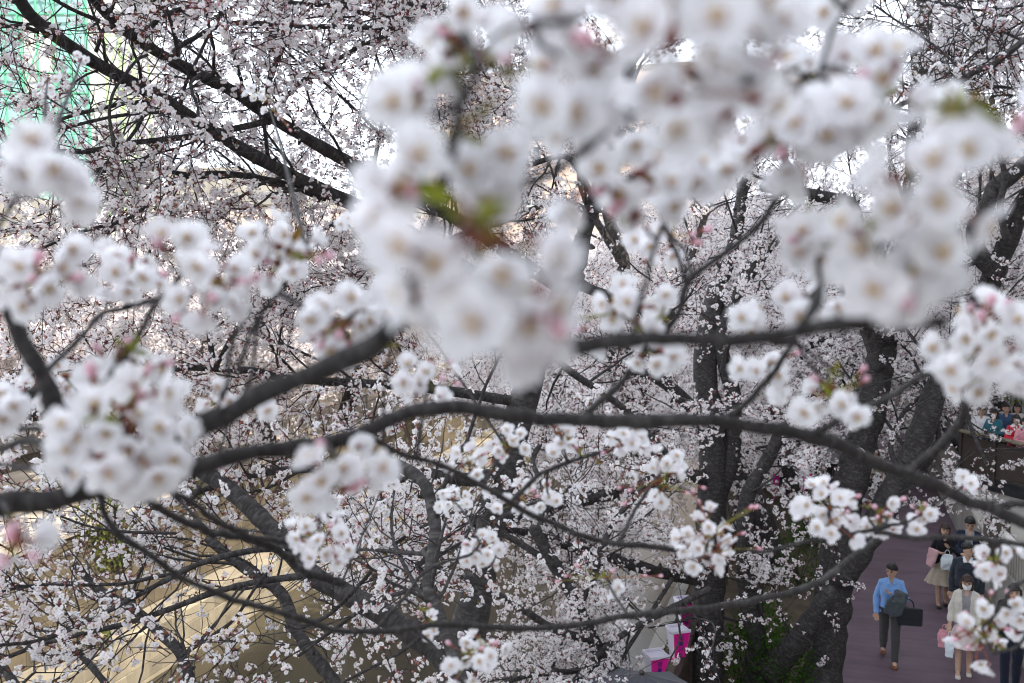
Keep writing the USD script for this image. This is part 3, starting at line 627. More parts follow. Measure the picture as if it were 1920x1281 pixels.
# R: the big trunk at the promenade's edge, forking
GX = project(ground(1545, 1290, 0))[2]
plant_tree("large dark cherry trunk at the promenade edge, forking above the walking man", [
    ("trunk", GX, 15.2, 74, 52, [(1532, 1300), (1546, 1240), (1556, 1160), (1566, 1080), (1574, 1010), (1590, 930), (1610, 850), (1632, 760), (1648, 690), (1660, 640)]),
    ("limb", 15.4, 14.2, 56, 30, [(1572, 1090), (1610, 1030), (1650, 965), (1690, 890), (1728, 810), (1755, 730), (1790, 650), (1840, 560), (1870, 505), (1895, 440), (1922, 380), (1950, 330)]),
    ("limb", 15.2, 16.0, 44, 28, [(1660, 640), (1672, 560), (1690, 470), (1712, 350), (1720, 213), (1727, 117), (1733, 10), (1735, -50)]),
    ("limb", 14.4, 13.4, 32, 30, [(1865, 515), (1833, 470), (1829, 427), (1847, 393), (1867, 353), (1900, 327), (1935, 300)]),
    ("limb", 15.4, 14.6, 52, 36, [(1440, 1262), (1480, 1218), (1520, 1170), (1556, 1110)]),
    ("limb", 15.0, 14.0, 26, 18, [(1650, 690), (1610, 560), (1607, 400), (1563, 372), (1517, 363), (1430, 350)]),
    ("limb", 15.0, 14.4, 18, 12, [(1660, 640), (1740, 560), (1790, 470), (1795, 70), (1810, -20)]),
    ("bough", 14.8, 15.6, 12, 6, [(1745, 760), (1760, 820), (1740, 870), (1700, 905), (1660, 925)]),
    ("bough", 14.9, 15.6, 11, 6, [(1690, 890), (1670, 840), (1690, 780), (1730, 740)]),
    ("bough", 14.4, 14.2, 11, 6, [(1795, 640), (1800, 720), (1820, 800), (1850, 870)]),
    ("bough", 13.6, 13.0, 14, 7, [(1890, 450), (1880, 420), (1876, 380), (1884, 330), (1870, 270), (1860, 180)]),
], 102, bough_gap=.27, bough_len=(1.2, 2.6), twig_gap=.27, twig_len=(.4, .9), spray_gap=.17, kinds=["mid", "far"], probs=[.6, .4], scale=1.0, trop=(0, 0, .1), sides=16)
plant_tree("dark twin trunked cherry tree rising behind the lantern fence", [
    ("trunk", GX - .1, 15.6, 68, 38, [(1325, 1300), (1326, 1200), (1330, 1080), (1334, 960), (1336, 860), (1330, 770), (1322, 690), (1330, 610), (1347, 540)]),
    ("limb", 15.6, 16.0, 26, 14, [(1347, 540), (1370, 477), (1383, 427), (1393, 353), (1407, 320), (1430, 250), (1440, 170)]),
    ("limb", 15.6, 15.4, 34, 24, [(1338, 950), (1370, 860), (1374, 740), (1352, 640), (1390, 540), (1440, 460), (1500, 410)]),
    ("limb", 15.6, 15.0, 42, 24, [(1420, 1290), (1418, 1200), (1402, 1110), (1396, 1010), (1402, 930), (1440, 860), (1470, 800)]),
    ("limb", 15.5, 13.0, 24, 12, [(1330, 1090), (1273, 1080), (1207, 1067), (1140, 1044), (1073, 1027), (1023, 1010), (957, 994), (900, 1000)]),
    ("limb", 15.5, 12.6, 26, 16, [(1330, 900), (1280, 892), (1173, 920), (1107, 937), (1057, 944), (990, 960), (940, 977), (890, 987)]),
    ("limb", 15.6, 14.4, 30, 10, [(1330, 800), (1250, 720), (1180, 690), (1110, 640), (1060, 620)]),
    ("bough", 13.6, 12.4, 8, 5, [(1133, 1044), (1113, 1094), (1090, 1120), (1070, 1170), (1023, 1281)]),
    ("bough", 13.5, 11.5, 13, 10, [(1330, 1105), (1253, 1144), (1173, 1187), (1123, 1227), (1073, 1281), (1040, 1330)]),
    ("bough", 14.0, 12.4, 9, 5, [(1260, 1086), (1220, 1150), (1170, 1230), (1140, 1300)]),
], 103, bough_gap=.36, bough_len=(1.1, 2.4), twig_gap=.24, twig_len=(.4, .9), spray_gap=.165, kinds=["mid", "far"], probs=[.65, .35], scale=1.0, trop=(0, 0, -.1), sides=16)
plant_tree("slender upright cherry trunk further along the river edge", [
    ("trunk", 22, 21.5, 34, 24, [(1222, 900), (1216, 820), (1205, 763), (1203, 693), (1196, 620), (1176, 540), (1165, 480), (1148, 430), (1130, 360)]),
    ("limb", 21.5, 20, 20, 10, [(1200, 660), (1260, 560), (1300, 470), (1330, 380)]),
    ("limb", 21.5, 20, 16, 8, [(1170, 500), (1100, 380), (1080, 300), (1030, 210)]),
    ("limb", 21.5, 20, 16, 8, [(1200, 720), (1110, 640), (1030, 600), (930, 580)]),
], 104, bough_gap=.22, bough_len=(1.6, 3.0), twig_gap=.3, twig_len=(.5, 1.0), spray_gap=.22, kinds=["far", "mid"], probs=[.8, .2], scale=1.0, trop=(0, 0, .1))
# the tree below the bridge: grey stems and crossing boughs
plant_tree("cherry tree below with a curved grey stem and a thick dark limb over the water", [
    ("trunk", 5.6, 6.8, 50, 26, [(876, 1330), (850, 1262), (820, 1222), (773, 1187), (707, 1145), (640, 1108), (580, 1075), (533, 1018), (467, 950), (417, 908), (363, 870), (300, 820)]),
    ("limb", 3.6, 4.2, 26, 22, [(880, 1330), (858, 1250), (837, 1190), (820, 1147), (803, 1100), (810, 1054), (817, 997), (810, 954), (800, 914), (773, 887), (727, 864), (690, 858)]),
    ("limb", 5.8, 6.3, 27, 18, [(645, 1330), (627, 1281), (580, 1220), (550, 1170), (533, 1120), (493, 1087), (443, 1054), (390, 1010)]),
    ("limb", 5.6, 6.0, 24, 14, [(365, 1330), (357, 1281), (337, 1224), (300, 1187), (253, 1144), (187, 1107), (140, 1060)]),
    ("limb", 5.4, 5.6, 14, 8, [(215, 1310), (197, 1281), (160, 1237), (127, 1207), (80, 1180)]),
    ("limb", 5.2, 5.4, 18, 12, [(50, 1310), (20, 1272), (0, 1240), (-40, 1200)]),
    ("bough", 5.4, 4.6, 14, 7, [(600, 1078), (567, 1080), (467, 1094), (383, 1117), (333, 1137), (283, 1154), (233, 1170), (150, 1190), (83, 1207), (0, 1237), (-60, 1260)]),
    ("bough", 5.5, 4.4, 13, 7, [(540, 1028), (493, 1030), (433, 1040), (367, 1060), (300, 1094), (233, 1130), (167, 1164), (80, 1200), (0, 1210)]),
    ("bough", 5.2, 4.8, 8, 5, [(333, 1080), (300, 1080), (233, 1094), (150, 1097), (67, 1097), (0, 1110)]),
    ("bough", 4.6, 4.2, 6, 4, [(330, 1000), (233, 997), (167, 987), (103, 964), (60, 950)]),
    ("bough", 4.6, 5.0, 9, 6, [(803, 1100), (760, 1110), (700, 1130), (640, 1170), (560, 1230)]),
    ("bough", 4.0, 4.6, 9, 5, [(812, 1040), (740, 1035), (680, 1030), (640, 1045), (560, 1060)]),
    ("bough", 5.8, 5.2, 9, 5, [(560, 1180), (620, 1150), (680, 1090), (720, 1040), (770, 1000), (850, 960)]),
    ("bough", 5.4, 5.6, 8, 5, [(700, 1143), (760, 1070), (800, 1050), (880, 1010), (960, 960), (1040, 930)]),
    ("bough", 5.5, 5.0, 8, 5, [(340, 1230), (400, 1190), (440, 1160), (480, 1100), (500, 1075)]),
    ("bough", 5.6, 5.0, 8, 5, [(790, 1195), (740, 1230), (700, 1250), (640, 1281)]),
], 105, bough_gap=.19, bough_len=(.5, 1.3), twig_gap=.21, twig_len=(.15, .42), spray_gap=.145, kinds=["near", "mid", "midbuds"], probs=[.4, .42, .18], scale=.9, trop=(0, 0, .05), near=3.0)
plant_tree("cherry tree with thin drooping boughs low over the brown water beside the lanterns", [
    ("trunk", 12.6, 12.3, 30, 22, [(1180, 1345), (1150, 1270), (1110, 1200), (1080, 1130), (1040, 1060), (1000, 990)]),
    ("limb", 12.4, 11.5, 16, 9, [(1110, 1200), (1040, 1180), (960, 1130), (880, 1090), (790, 1070), (700, 1080)]),
    ("limb", 12.4, 13.0, 14, 8, [(1085, 1140), (1120, 1060), (1150, 980), (1200, 920), (1230, 850)]),
    ("limb", 12.3, 12.5, 14, 8, [(1040, 1060), (960, 1010), (880, 970), (790, 930), (700, 940), (620, 980)]),
    ("limb", 12.5, 11.0, 12, 8, [(1140, 1250), (1060, 1260), (980, 1270), (900, 1300)]),
    ("limb", 12.3, 14.0, 12, 8, [(1010, 1000), (1020, 920), (1000, 860), (1040, 800)]),
], 107, bough_gap=.30, bough_len=(.8, 1.9), twig_gap=.27, twig_len=(.3, .7), spray_gap=.22, kinds=["mid", "far"], probs=[.6, .4], scale=.95, trop=(0, 0, -.15), near=4.0)
# another upper crown at the right
plant_tree("cherry tree with pink budded boughs hanging in above the street", [
    ("limb", 3.9, 3.3, 9, 14, [(1610, 230), (1673, 203), (1713, 187), (1753, 173), (1797, 155), (1830, 133), (1860, 123), (1890, 100), (1925, 74), (2000, 30)]),
    ("bough", 3.6, 3.7, 5, 4, [(1807, 140), (1773, 103), (1720, 63), (1687, 43), (1640, 10)]),
    ("bough", 3.9, 4.1, 6, 5, [(1990, 160), (1920, 167), (1853, 163), (1800, 190)]),
    ("bough", 3.9, 4.3, 6, 4, [(1990, 170), (1920, 178), (1853, 183), (1780, 215), (1700, 290)]),
    ("bough", 3.8, 4.0, 6, 4, [(2000, 20), (1930, 10), (1850, 20), (1780, 10), (1700, -5)]),
    ("bough", 3.7, 3.9, 5, 4, [(1920, 78), (1880, 60), (1840, 50), (1800, 25), (1790, 0)]),
], 106, bough_gap=.075, bough_len=(.25, .5), twig_gap=.08, twig_len=(.10, .26), spray_gap=.10, kinds=["buds", "near"], probs=[.65, .35], scale=.62, trop=(0, 0, .1), near=2.4, sides=8, t0=.05)

def grown_tree(label, x, y, lean, h, seed, group=None, kinds=("far", "mid"), probs=(.9, .1), reach=5.2, gap=.3, z0=-.05, girth=.26, nl=6):
    """A whole cherry: leaning trunk, spreading limbs, boughs, twigs, blossom."""
    rng = np.random.default_rng(seed); path = xform("cherry_tree", label, "tree", group)
    T = wander(rng, (x, y, z0), unit([lean * .35, rng.normal(0, .1), 1.0]), h * .42, 8, .07, (lean * .2, 0, .1)); R = np.linspace(girth * 1.25, girth * .8, 8); R[0] *= 1.3
    V, F, C = tube(smooth_line(T, 18), np.interp(np.linspace(0, 7, 18), range(8), R), 12, .2, seed); put(path, "trunk", (V, F), BARK, smooth=True, bark=C)
    limbs = []
    for k in range(nl):
        a = 2 * math.pi * (k + rng.uniform(-.3, .3)) / nl; d = unit([math.cos(a) + lean * .55, math.sin(a), rng.uniform(.35, 1.1)])
        t = rng.uniform(.72, 1); p = T[-1] * t + T[4] * (1 - t); L = reach * rng.uniform(.75, 1.15) * (1 + .25 * lean * d[0])
        P = smooth_line(wander(rng, p, d, L, 9, .15, (lean * .1, 0, rng.uniform(-.15, .35))), 16); r = np.linspace(girth * rng.uniform(.45, .62), .03, 16); limbs.append((P, r))
        V, F, C = tube(P, r, 8, .15, seed + k); put(path, "limb", (V, F), BARK, smooth=True, bark=C)
    b, t, pos, ax, sc, kk = flesh(rng, limbs, gap, (1.3, 2.7), gap * .95, (.5, 1.1), gap * .33, list(kinds), list(probs), trop=(0, 0, .05), t0=.18, scale=1.25)
    pos, ax, sc, kk = thin(rng, pos, ax, sc, kk, near=7.5)
    wood(path, "bough", b, 5, kind="stuff"); wood(path, "twig", t, 3, FARTWIG, kind="stuff"); scatter(path, "blossom", kk, pos, ax, sc, rng)
ORD = "first second third fourth fifth sixth seventh eighth ninth tenth eleventh twelfth".split()
for k, y_ in enumerate((22.5, 29, 35.5, 42.5, 50, 58, 67, 77, 90)):
    grown_tree(f"{ORD[k]} blossoming cherry tree along the promenade beyond the big forked trunk", -.85 + .3 * math.sin(k * 2.1), y_, -.9, 8.2 + .8 * math.sin(k * 1.7), 200 + k, "cherry trees along the promenade", gap=.32 if y_ < 40 else .38, nl=8)
for k, y_ in enumerate((25, 31, 37, 43.5, 50, 57, 65, 74, 85)):
    grown_tree(f"sunlit blossoming cherry tree on the far river wall, {ORD[k]} from this side", -18.6 - .3 * math.sin(k * 1.3), y_, (.25, .55, .95, .95, .95, .95, .95, .95, .95)[k], 8.0 + .8 * math.sin(k * 2.3), 300 + k, "cherry trees along the far bank", gap=.31 if y_ < 45 else .38, nl=8)
for k, y_ in enumerate((22, 30, 38, 47, 57)):
    grown_tree(f"blossoming cherry tree of the row behind the far river wall, {ORD[k]} from this side", -23.4, y_, .3, 7.0 + .6 * math.sin(k * 2.9), 330 + k, "second row of cherry trees on the far bank", gap=.36, nl=7)
for k, (x_, y_) in enumerate(((5.4, 31.5), (5.0, 39), (5.3, 47), (5.2, 56))):
    grown_tree(f"cherry tree beside the street railing, {ORD[k]} beyond the onlookers", x_, y_, -.85, 7.6 + .5 * math.sin(k * 1.9), 360 + k, "cherry trees beside the street", gap=.34, nl=8, z0=1.28)
grown_tree("slim cherry tree leaning over the promenade past the walking group", -.5, 31, .55, 7.0, 390, gap=.30, nl=8, girth=.18)
# ---------------------------------------------------------------- people
def cloth(name, c, rough=.85, vary=.12, scale=30.0, bump=.25, bscale=90.0): return plain("cloth_" + name, c, rough, vary, scale, bump, bscale, spec=.15, sheen=.15)
SKIN = plain("skin", (.50, .315, .225), .55, .06, 20.0, spec=.35); HAIR = plain("black_hair", (.012, .010, .009), .45, .3, 60.0, .4, 200, spec=.4, stretch=(1, 1, .15)); BROWNHAIR = plain("brown_hair", (.035, .018, .012), .45, .3, 60.0, .4, 200, spec=.4, stretch=(1, 1, .15))
DARK = plain("eye", (.012, .010, .010), .3); LIP = plain("lip", (.36, .16, .13), .5)
CL_ = {k: cloth(k, c) for k, c in dict(blue=(.21, .38, .70), charcoal=(.062, .058, .058), cream=(.56, .52, .45), greytop=(.27, .26, .265), palepink=(.60, .50, .47), slate=(.030, .036, .048), white=(.74, .74, .74), black=(.012, .012, .014), navy=(.012, .017, .036), beige=(.38, .32, .245), greytee=(.30, .32, .33), jean=(.012, .015, .028),
    coat=(.065, .078, .085), rose=(.58, .26, .29), red=(.50, .025, .045), coral=(.75, .10, .12), teal=(.03, .12, .15), denim=(.05, .085, .16), tan=(.40, .27, .16), mauve=(.22, .15, .21)).items()}
LEATHER = plain("brown_leather", (.16, .055, .020), .35, .2, 10, spec=.5); BAGBLK = plain("black_bag", (.010, .013, .016), .42, .15, 12, .15, 120, spec=.45); PLASTIC = plain("white_plastic", (.66, .72, .74), .35, .06, 6, .2, 14, spec=.5)
def ball(p, r, sc=(1, 1, 1), n=14): return m3.Manifold.sphere(r, n).scale(list(sc)).translate([float(c) for c in p])
def bone(a, ra, b, rb): return m3.Manifold.batch_hull([ball(a, ra), ball(b, rb)])
def merge(parts): return m3.Manifold.batch_boolean(list(parts), m3.OpType.Add)
def soft(mf, step=.03, it=8):
    me = mf.refine_to_length(step).to_mesh(); t = trimesh.Trimesh(me.vert_properties[:, :3], me.tri_verts, process=True)
    trimesh.smoothing.filter_taubin(t, lamb=.5, nu=.52, iterations=it); return t
def person(label, foot, rz, H=1.72, legs=((0, 0), (0, 0)), arms=None, turn=0.0, nod=0.0, top="blue", open_top=None, bottom="charcoal", skirt=None, hair="short", haircol=HAIR, shoes=None, sleeves=True, mask=False, collar=None, slim=1.0, group=None, step=.03, wide=1.0, hem=.84):
    """A standing or walking figure facing local -y. legs: (swing, knee) of the right (-x) and left leg in radians; arms: (elbow, wrist) of each side."""
    slim = slim * .90; s = H / 1.72; path = xform("person", label, "person", group, loc=foot, rz=rz); w = slim
    sh = {-1: np.array([-.178 * w, .01, 1.40]), 1: np.array([.178 * w, .01, 1.40])}
    if arms is None: arms = ((np.array([-.25 * w, .03, 1.13]), np.array([-.25 * w, -.06, .88])), (np.array([.25 * w, .03, 1.13]), np.array([.25 * w, -.06, .88])))
    arms = {-1: [np.array(q, float) for q in arms[0]], 1: [np.array(q, float) for q in arms[1]]}
    hip = {-1: np.array([-.09, 0, .90]), 1: np.array([.09, 0, .90])}; knee, ank = {}, {}
    for sd, (sw, kn) in zip((-1, 1), legs):
        knee[sd] = hip[sd] + .42 * np.array([.0, -math.sin(sw), -math.cos(sw)]); a = sw - kn; ank[sd] = knee[sd] + .40 * np.array([-.06 * sd * .2, -math.sin(a), -math.cos(a)])
    drop = min(ank[-1][2], ank[1][2]) - .085
    def torso(g): 
        return [m3.Manifold.batch_hull([ball((-.10 * w, 0, .93), .115 * w + g, (1, .85, .9)), ball((.10 * w, 0, .93), .115 * w + g, (1, .85, .9)), ball((-.075 * w, 0, 1.08), .10 * w + g, (1, .9, 1)), ball((.075 * w, 0, 1.08), .10 * w + g, (1, .9, 1))]),
                m3.Manifold.batch_hull([ball((-.075 * w, 0, 1.08), .10 * w + g, (1, .9, 1)), ball((.075 * w, 0, 1.08), .10 * w + g, (1, .9, 1)), ball((-.10 * w, -.005, 1.29), .11 * w + g, (1, .95, 1)), ball((.10 * w, -.005, 1.29), .11 * w + g, (1, .95, 1)), ball((-.14 * w, .01, 1.40), .058 * w + g), ball((.14 * w, .01, 1.40), .058 * w + g), ball((0, .01, 1.44), .065 + g)])]
    def arm(sd, g, cut=0.0):
        e, wr = arms[sd]; f = wr + (e - wr) * cut
        return [bone(sh[sd], .056 * w + g, e, .043 + g), bone(e, .043 + g, f, .031 + .012 * cut + g)]
    def leg(sd, g, cut=0.0):
        a = ank[sd] + (knee[sd] - ank[sd]) * cut
        return [bone(hip[sd], .092 * w + g, knee[sd], .056 + g), bone(knee[sd], .056 + g, knee[sd] * .62 + ank[sd] * .38 + [0, .012, 0], .055 + g), bone(knee[sd] * .62 + ank[sd] * .38 + [0, .012, 0], .055 + g, a, .042 + g)]
    def hand(sd):
        e, wr = arms[sd]; d = unit(wr - e); side = unit(np.cross(d, [0, 0, 1.0]) + [1e-3, 0, 0]); nrm = np.cross(side, d); out = [m3.Manifold.batch_hull([ball(wr, .024), ball(wr + d * .075 + side * .028, .016), ball(wr + d * .08 - side * .028, .016)])]
        for q, l in zip((-.030, -.010, .010, .029), (.062, .075, .08, .07)):
            b0 = wr + d * .075 + side * q; b1 = b0 + d * l * .5 + nrm * .008; b2 = b1 + d * l * .38 + nrm * .024; out += [bone(b0, .0105, b1, .0095), bone(b1, .0095, b2, .008)]
        t0 = wr + d * .02 + side * .024; t1 = t0 + d * .035 + side * .028 + nrm * .012; out += [bone(t0, .013, t1, .011), bone(t1, .011, t1 + d * .032 + nrm * .008, .009)]; return out
    Q = Rot.from_euler("zx", [turn, nod]).as_matrix(); N = np.array([0, .005, 1.47]); Hc = np.array([0, -.015, 1.615])
    def hd(p): return (np.asarray(p, float)) @ Q.T + Hc
    def hball(p, r, sc=(1, 1, 1)): return m3.Manifold.sphere(r, 16).scale(list(sc)).translate([float(c) for c in p])
    T = np.hstack([Q, Hc[:, None]])
    head = [m3.Manifold.batch_hull([hball((0, .012, .03), .088, (.88, 1.06, .95)), hball((0, -.045, -.075), .034), hball((-.045, -.01, -.05), .028), hball((.045, -.01, -.05), .028)]), m3.Manifold.batch_hull([hball((0, -.098, -.012), .011), hball((0, -.084, .02), .010), hball((.010, -.088, -.018), .010), hball((-.010, -.088, -.018), .010)]), hball((-.078, .012, -.01), .022, (.5, 1, 1.3)), hball((.078, .012, -.01), .022, (.5, 1, 1.3))]
    T[:, :3] *= 1.06; head = [h.transform(T.tolist()) for h in head]; neck = [bone(N - [0, 0, .06], .060, hd((0, .015, -.05)), .052)]
    def feet(sd):
        a = ank[sd]; return m3.Manifold.batch_hull([ball(a + [0, .025, -.055], .032), ball(a + [0, -.02, -.02], .034), ball(a + [-.012, -.15, -.062], .024), ball(a + [.018, -.16, -.062], .022)])
    allb = torso(0) + head + neck + [b for sd in (-1, 1) for b in arm(sd, 0) + hand(sd) + leg(sd, 0)] + [feet(-1), feet(1)]
    lift = np.array([0, 0, -drop])
    def add(name, g, mat, parent=path, smooth=40, sm=True, st=step):
        t = soft(g, st) if sm else trimesh.Trimesh(*vf(g), process=False)
        if sm and name in ("shirt", "jacket", "trousers", "hair"):
            v = np.array(t.vertices); amp, fr = (.030, np.array([9, 9, 13])) if name != "hair" else (.042, np.array([30, 30, 12]))
            if name == "trousers": amp, fr = .022, np.array([10, 10, 9])
            v = v + t.vertex_normals * (((meshkit.fbm(v * fr + 5 * H + len(name), 3, 3) - .5) * amp)[:, None]); t = trimesh.Trimesh(v, t.faces, process=False)
        return put(parent, name, ((np.array(t.vertices) + lift) * s, t.faces), mat, smooth=smooth)
    add("body", merge(allb), SKIN, st=step * .75)
    # eyes, brows, mouth
    for sd in (-1, 1):
        add("eye", m3.Manifold.sphere(.011, 10).scale([1.3, .5, .55]).translate([sd * .033, -.083, .008]).transform(T.tolist()), DARK, sm=False); add("eyebrow", m3.Manifold.cube([.036, .008, .007], True).translate([sd * .034, -.088, .034]).transform(T.tolist()), HAIR, sm=False)
    if mask: add("face_mask", m3.Manifold.batch_hull([ball((0, -.105, -.035), .012), ball((-.055, -.05, -.02), .014), ball((.055, -.05, -.02), .014), ball((-.04, -.055, -.08), .014), ball((.04, -.055, -.08), .014), ball((0, -.09, -.075), .012)]).transform(T.tolist()), CL_["white"], st=.02)
    else: add("mouth", m3.Manifold.sphere(.016, 10).scale([1.25, .35, .38]).translate([0, -.082, -.052]).transform(T.tolist()), LIP, sm=False)
    cap = hball((0, .016, .038), .099, (.89, 1.06, .96)); face = m3.Manifold.cube([.3, .2, .2], True).rotate([-14, 0, 0]).translate([0, -.125, -.045]); low = m3.Manifold.cube([.4, .4, .2], True).translate([0, 0, -.145])
    hr = cap - face
    if hair == "short": hr = hr - low
    elif hair == "bob": hr = merge([hr, m3.Manifold.batch_hull([hball((-.072, .02, .03), .03), hball((-.078, .0, -.10), .026), hball((-.04, .07, -.09), .035), hball((-.03, .07, .0), .04)]), m3.Manifold.batch_hull([hball((.072, .02, .03), .03), hball((.078, .0, -.10), .026), hball((.04, .07, -.09), .035), hball((.03, .07, .0), .04)]), m3.Manifold.batch_hull([hball((-.05, -.075, .06), .018), hball((.05, -.075, .06), .018), hball((0, -.03, .11), .03)])])
    else: hr = merge([hr, m3.Manifold.batch_hull([hball((-.072, .015, .03), .03), hball((-.085, -.01, -.22), .03), hball((-.05, .06, -.24), .035), hball((-.03, .07, .0), .04)]), m3.Manifold.batch_hull([hball((.072, .015, .03), .03), hball((.085, -.01, -.22), .03), hball((.05, .06, -.24), .035), hball((.03, .07, .0), .04)]), m3.Manifold.batch_hull([hball((0, .08, .0), .05), hball((-.05, .07, -.24), .04), hball((.05, .07, -.24), .04)]), m3.Manifold.batch_hull([hball((-.05, -.075, .06), .018), hball((.05, -.075, .06), .018), hball((0, -.03, .11), .03)])])
    add("hair", hr.transform(T.tolist()), haircol, st=.02)
    trim = lambda g, z_: g.trim_by_plane([0, 0, 1], z_)
    below = lambda g, z_: g.trim_by_plane([0, 0, -1], -z_)
    inner = merge(torso(.010) + ([b for sd in (-1, 1) for b in arm(sd, .011, .06)] if open_top is None else []))
    inner = below(trim(inner, .88 if open_top or skirt is None and hem > .85 else hem), 1.475) - bone((0, -.09, 1.50), .055, (0, -.06, 1.42), .03)
    add("shirt", inner, CL_[top])
    if open_top:
        j = merge(torso(.024 * wide) + [b for sd in (-1, 1) for b in arm(sd, .018, .08)]); j = below(trim(j, hem), 1.485) - m3.Manifold.hull_points(np.array([[-.035, -.4, hem - .1], [.035, -.4, hem - .1], [-.035, -.02, hem - .1], [.035, -.02, hem - .1], [-.085, -.4, 1.6], [.085, -.4, 1.6], [-.085, -.02, 1.6], [.085, -.02, 1.6]]))
        add("jacket", j, CL_[open_top])
    if collar:
        for sd in (-1, 1): add("collar", m3.Manifold.hull_points(np.array([[sd * .012, -.098, 1.425], [sd * .06, -.085, 1.405], [sd * .085, -.02, 1.475], [sd * .05, -.04, 1.50], [sd * .015, -.108, 1.42], [sd * .062, -.095, 1.40], [sd * .095, -.02, 1.47], [sd * .05, -.045, 1.51]])), CL_[collar], sm=False)
    if skirt:
        z0_, z1_, rad = skirt; n = 48; rows = []
        for q in np.linspace(0, 1, 7):
            th = np.arange(n) * 2 * np.pi / n; rr = (.135 * w + (rad - .135 * w) * q) * (1 + .07 * q * np.cos(th * 12)); rows.append(np.stack([rr * 1.12 * np.cos(th), rr * .92 * np.sin(th), np.full(n, z0_ + (z1_ - z0_) * q)], -1))
        V = np.vstack(rows + [[[0, 0, z0_]], [[0, 0, z1_ + .03]]]); i, jx = np.meshgrid(np.arange(6), np.arange(n), indexing="ij"); kx = (jx + 1) % n; q4 = np.stack([i * n + jx, (i + 1) * n + jx, (i + 1) * n + kx, i * n + kx], -1).reshape(-1, 4)
        jj = np.arange(n); F = np.vstack([q4[:, [0, 1, 2]], q4[:, [0, 2, 3]], np.stack([jj, (jj + 1) % n, np.full(n, 7 * n)], -1), np.stack([6 * n + (jj + 1) % n, 6 * n + jj, np.full(n, 7 * n + 1)], -1)])
        put(path, "skirt", ((V + lift) * s, F), CL_[bottom], smooth=50)
    else:
        tr = merge([torso(.014)[0]] + [b for sd in (-1, 1) for b in leg(sd, .018, .02)]); add("trousers", below(tr, .985), CL_[bottom])
    for sd in (-1, 1):
        a = ank[sd]; sole = m3.Manifold.batch_hull([ball(a + [0, .03, -.062], .036), ball(a + [0, -.03, -.045], .036), ball(a + [-.014, -.155, -.064], .030), ball(a + [.02, -.165, -.064], .028)]); add("shoe", below(sole, a[2] - .022), shoes or BAGBLK, st=.02)
    return path, s, lift
def at_ground(u, v, z=0.0): return ground(u, v, z)
def facing(p, off=0.0): return math.atan2(EYE[1] - p[1], EYE[0] - p[0]) + math.pi / 2 + off
def local(P, rz, p): c, s = math.cos(rz), math.sin(rz); return np.array(P) + [c * p[0] - s * p[1], s * p[0] + c * p[1], p[2]]

# the walking man, his bag and the jacket over his arm
pm = at_ground(1666, 1240); rz = facing(pm, .05); pm[2] = .003
person("walking man in a light blue shirt and charcoal trousers, one hand on his chest", pm, rz, 1.67, legs=((-.26, .30), (.24, .02)), arms=(((-.235, .03, 1.13), (-.225, -.07, .89)), ((.245, -.02, 1.14), (.0, -.19, 1.27))), turn=-.42, nod=.12, top="blue", bottom="charcoal", collar="blue", shoes=LEATHER, hem=.9, slim=.93)
def rumple(t, amp=.05, fr=11):
    v = np.array(t.vertices) + np.array(t.vertex_normals) * ((meshkit.fbm(np.array(t.vertices) * fr, 3, 8) - .5) * amp)[:, None]; return trimesh.Trimesh(v, t.faces, process=False)
def sheetbox(pts, t=.03, st=.02, it=8): return rumple(soft(m3.Manifold.batch_hull([ball(p, t, n=8) for p in pts]), st, it))
jk = xform("folded_jacket", "grey green suit jacket draped over the forearm of the walking man", "jacket", loc=pm, rz=rz)
put(jk, "cloth", rumple(soft(merge([m3.Manifold.batch_hull([ball(p, .026, n=8) for p in ((.24, -.12, 1.20), (.07, -.22, 1.28), (.20, -.16, 1.00), (.06, -.24, 1.02))]), m3.Manifold.batch_hull([ball(p, .022, n=8) for p in ((.10, -.22, 1.26), (-.06, -.25, 1.10), (-.09, -.24, .92), (.05, -.25, .90))]), m3.Manifold.batch_hull([ball(p, .022, n=8) for p in ((.06, -.23, 1.03), (.18, -.19, 1.0), (.15, -.20, .88), (.0, -.25, .87))])]), .02, 8)), CL_["coat"], smooth=40)
put(jk, "lapel", sheetbox([(.20, -.19, 1.24), (.06, -.265, 1.28), (.03, -.285, 1.12), (.19, -.21, 1.10)], .012), cloth("lapel", (.095, .108, .112)), smooth=40)
bc = xform("briefcase", "black briefcase hanging from the bent arm of the walking man", "briefcase", loc=pm, rz=rz)
put(bc, "case", move(bbox(-.19, .19, -.055, .055, -.30, 0, .018), (.30, -.12, 1.0), .12), BAGBLK); put(bc, "flap", move(bbox(-.185, .185, -.064, -.057, -.17, -.005, .003), (.30, -.12, 1.0), .12), BAGBLK)
th = np.linspace(0, np.pi, 12); hv, hf, _ = tube(np.stack([.075 * np.cos(th), 0 * th, .13 * np.sin(th)], -1), np.full(12, .011), 8); put(bc, "handle", move((hv, hf), (.28, -.115, .998), .12), BAGBLK, smooth=True)
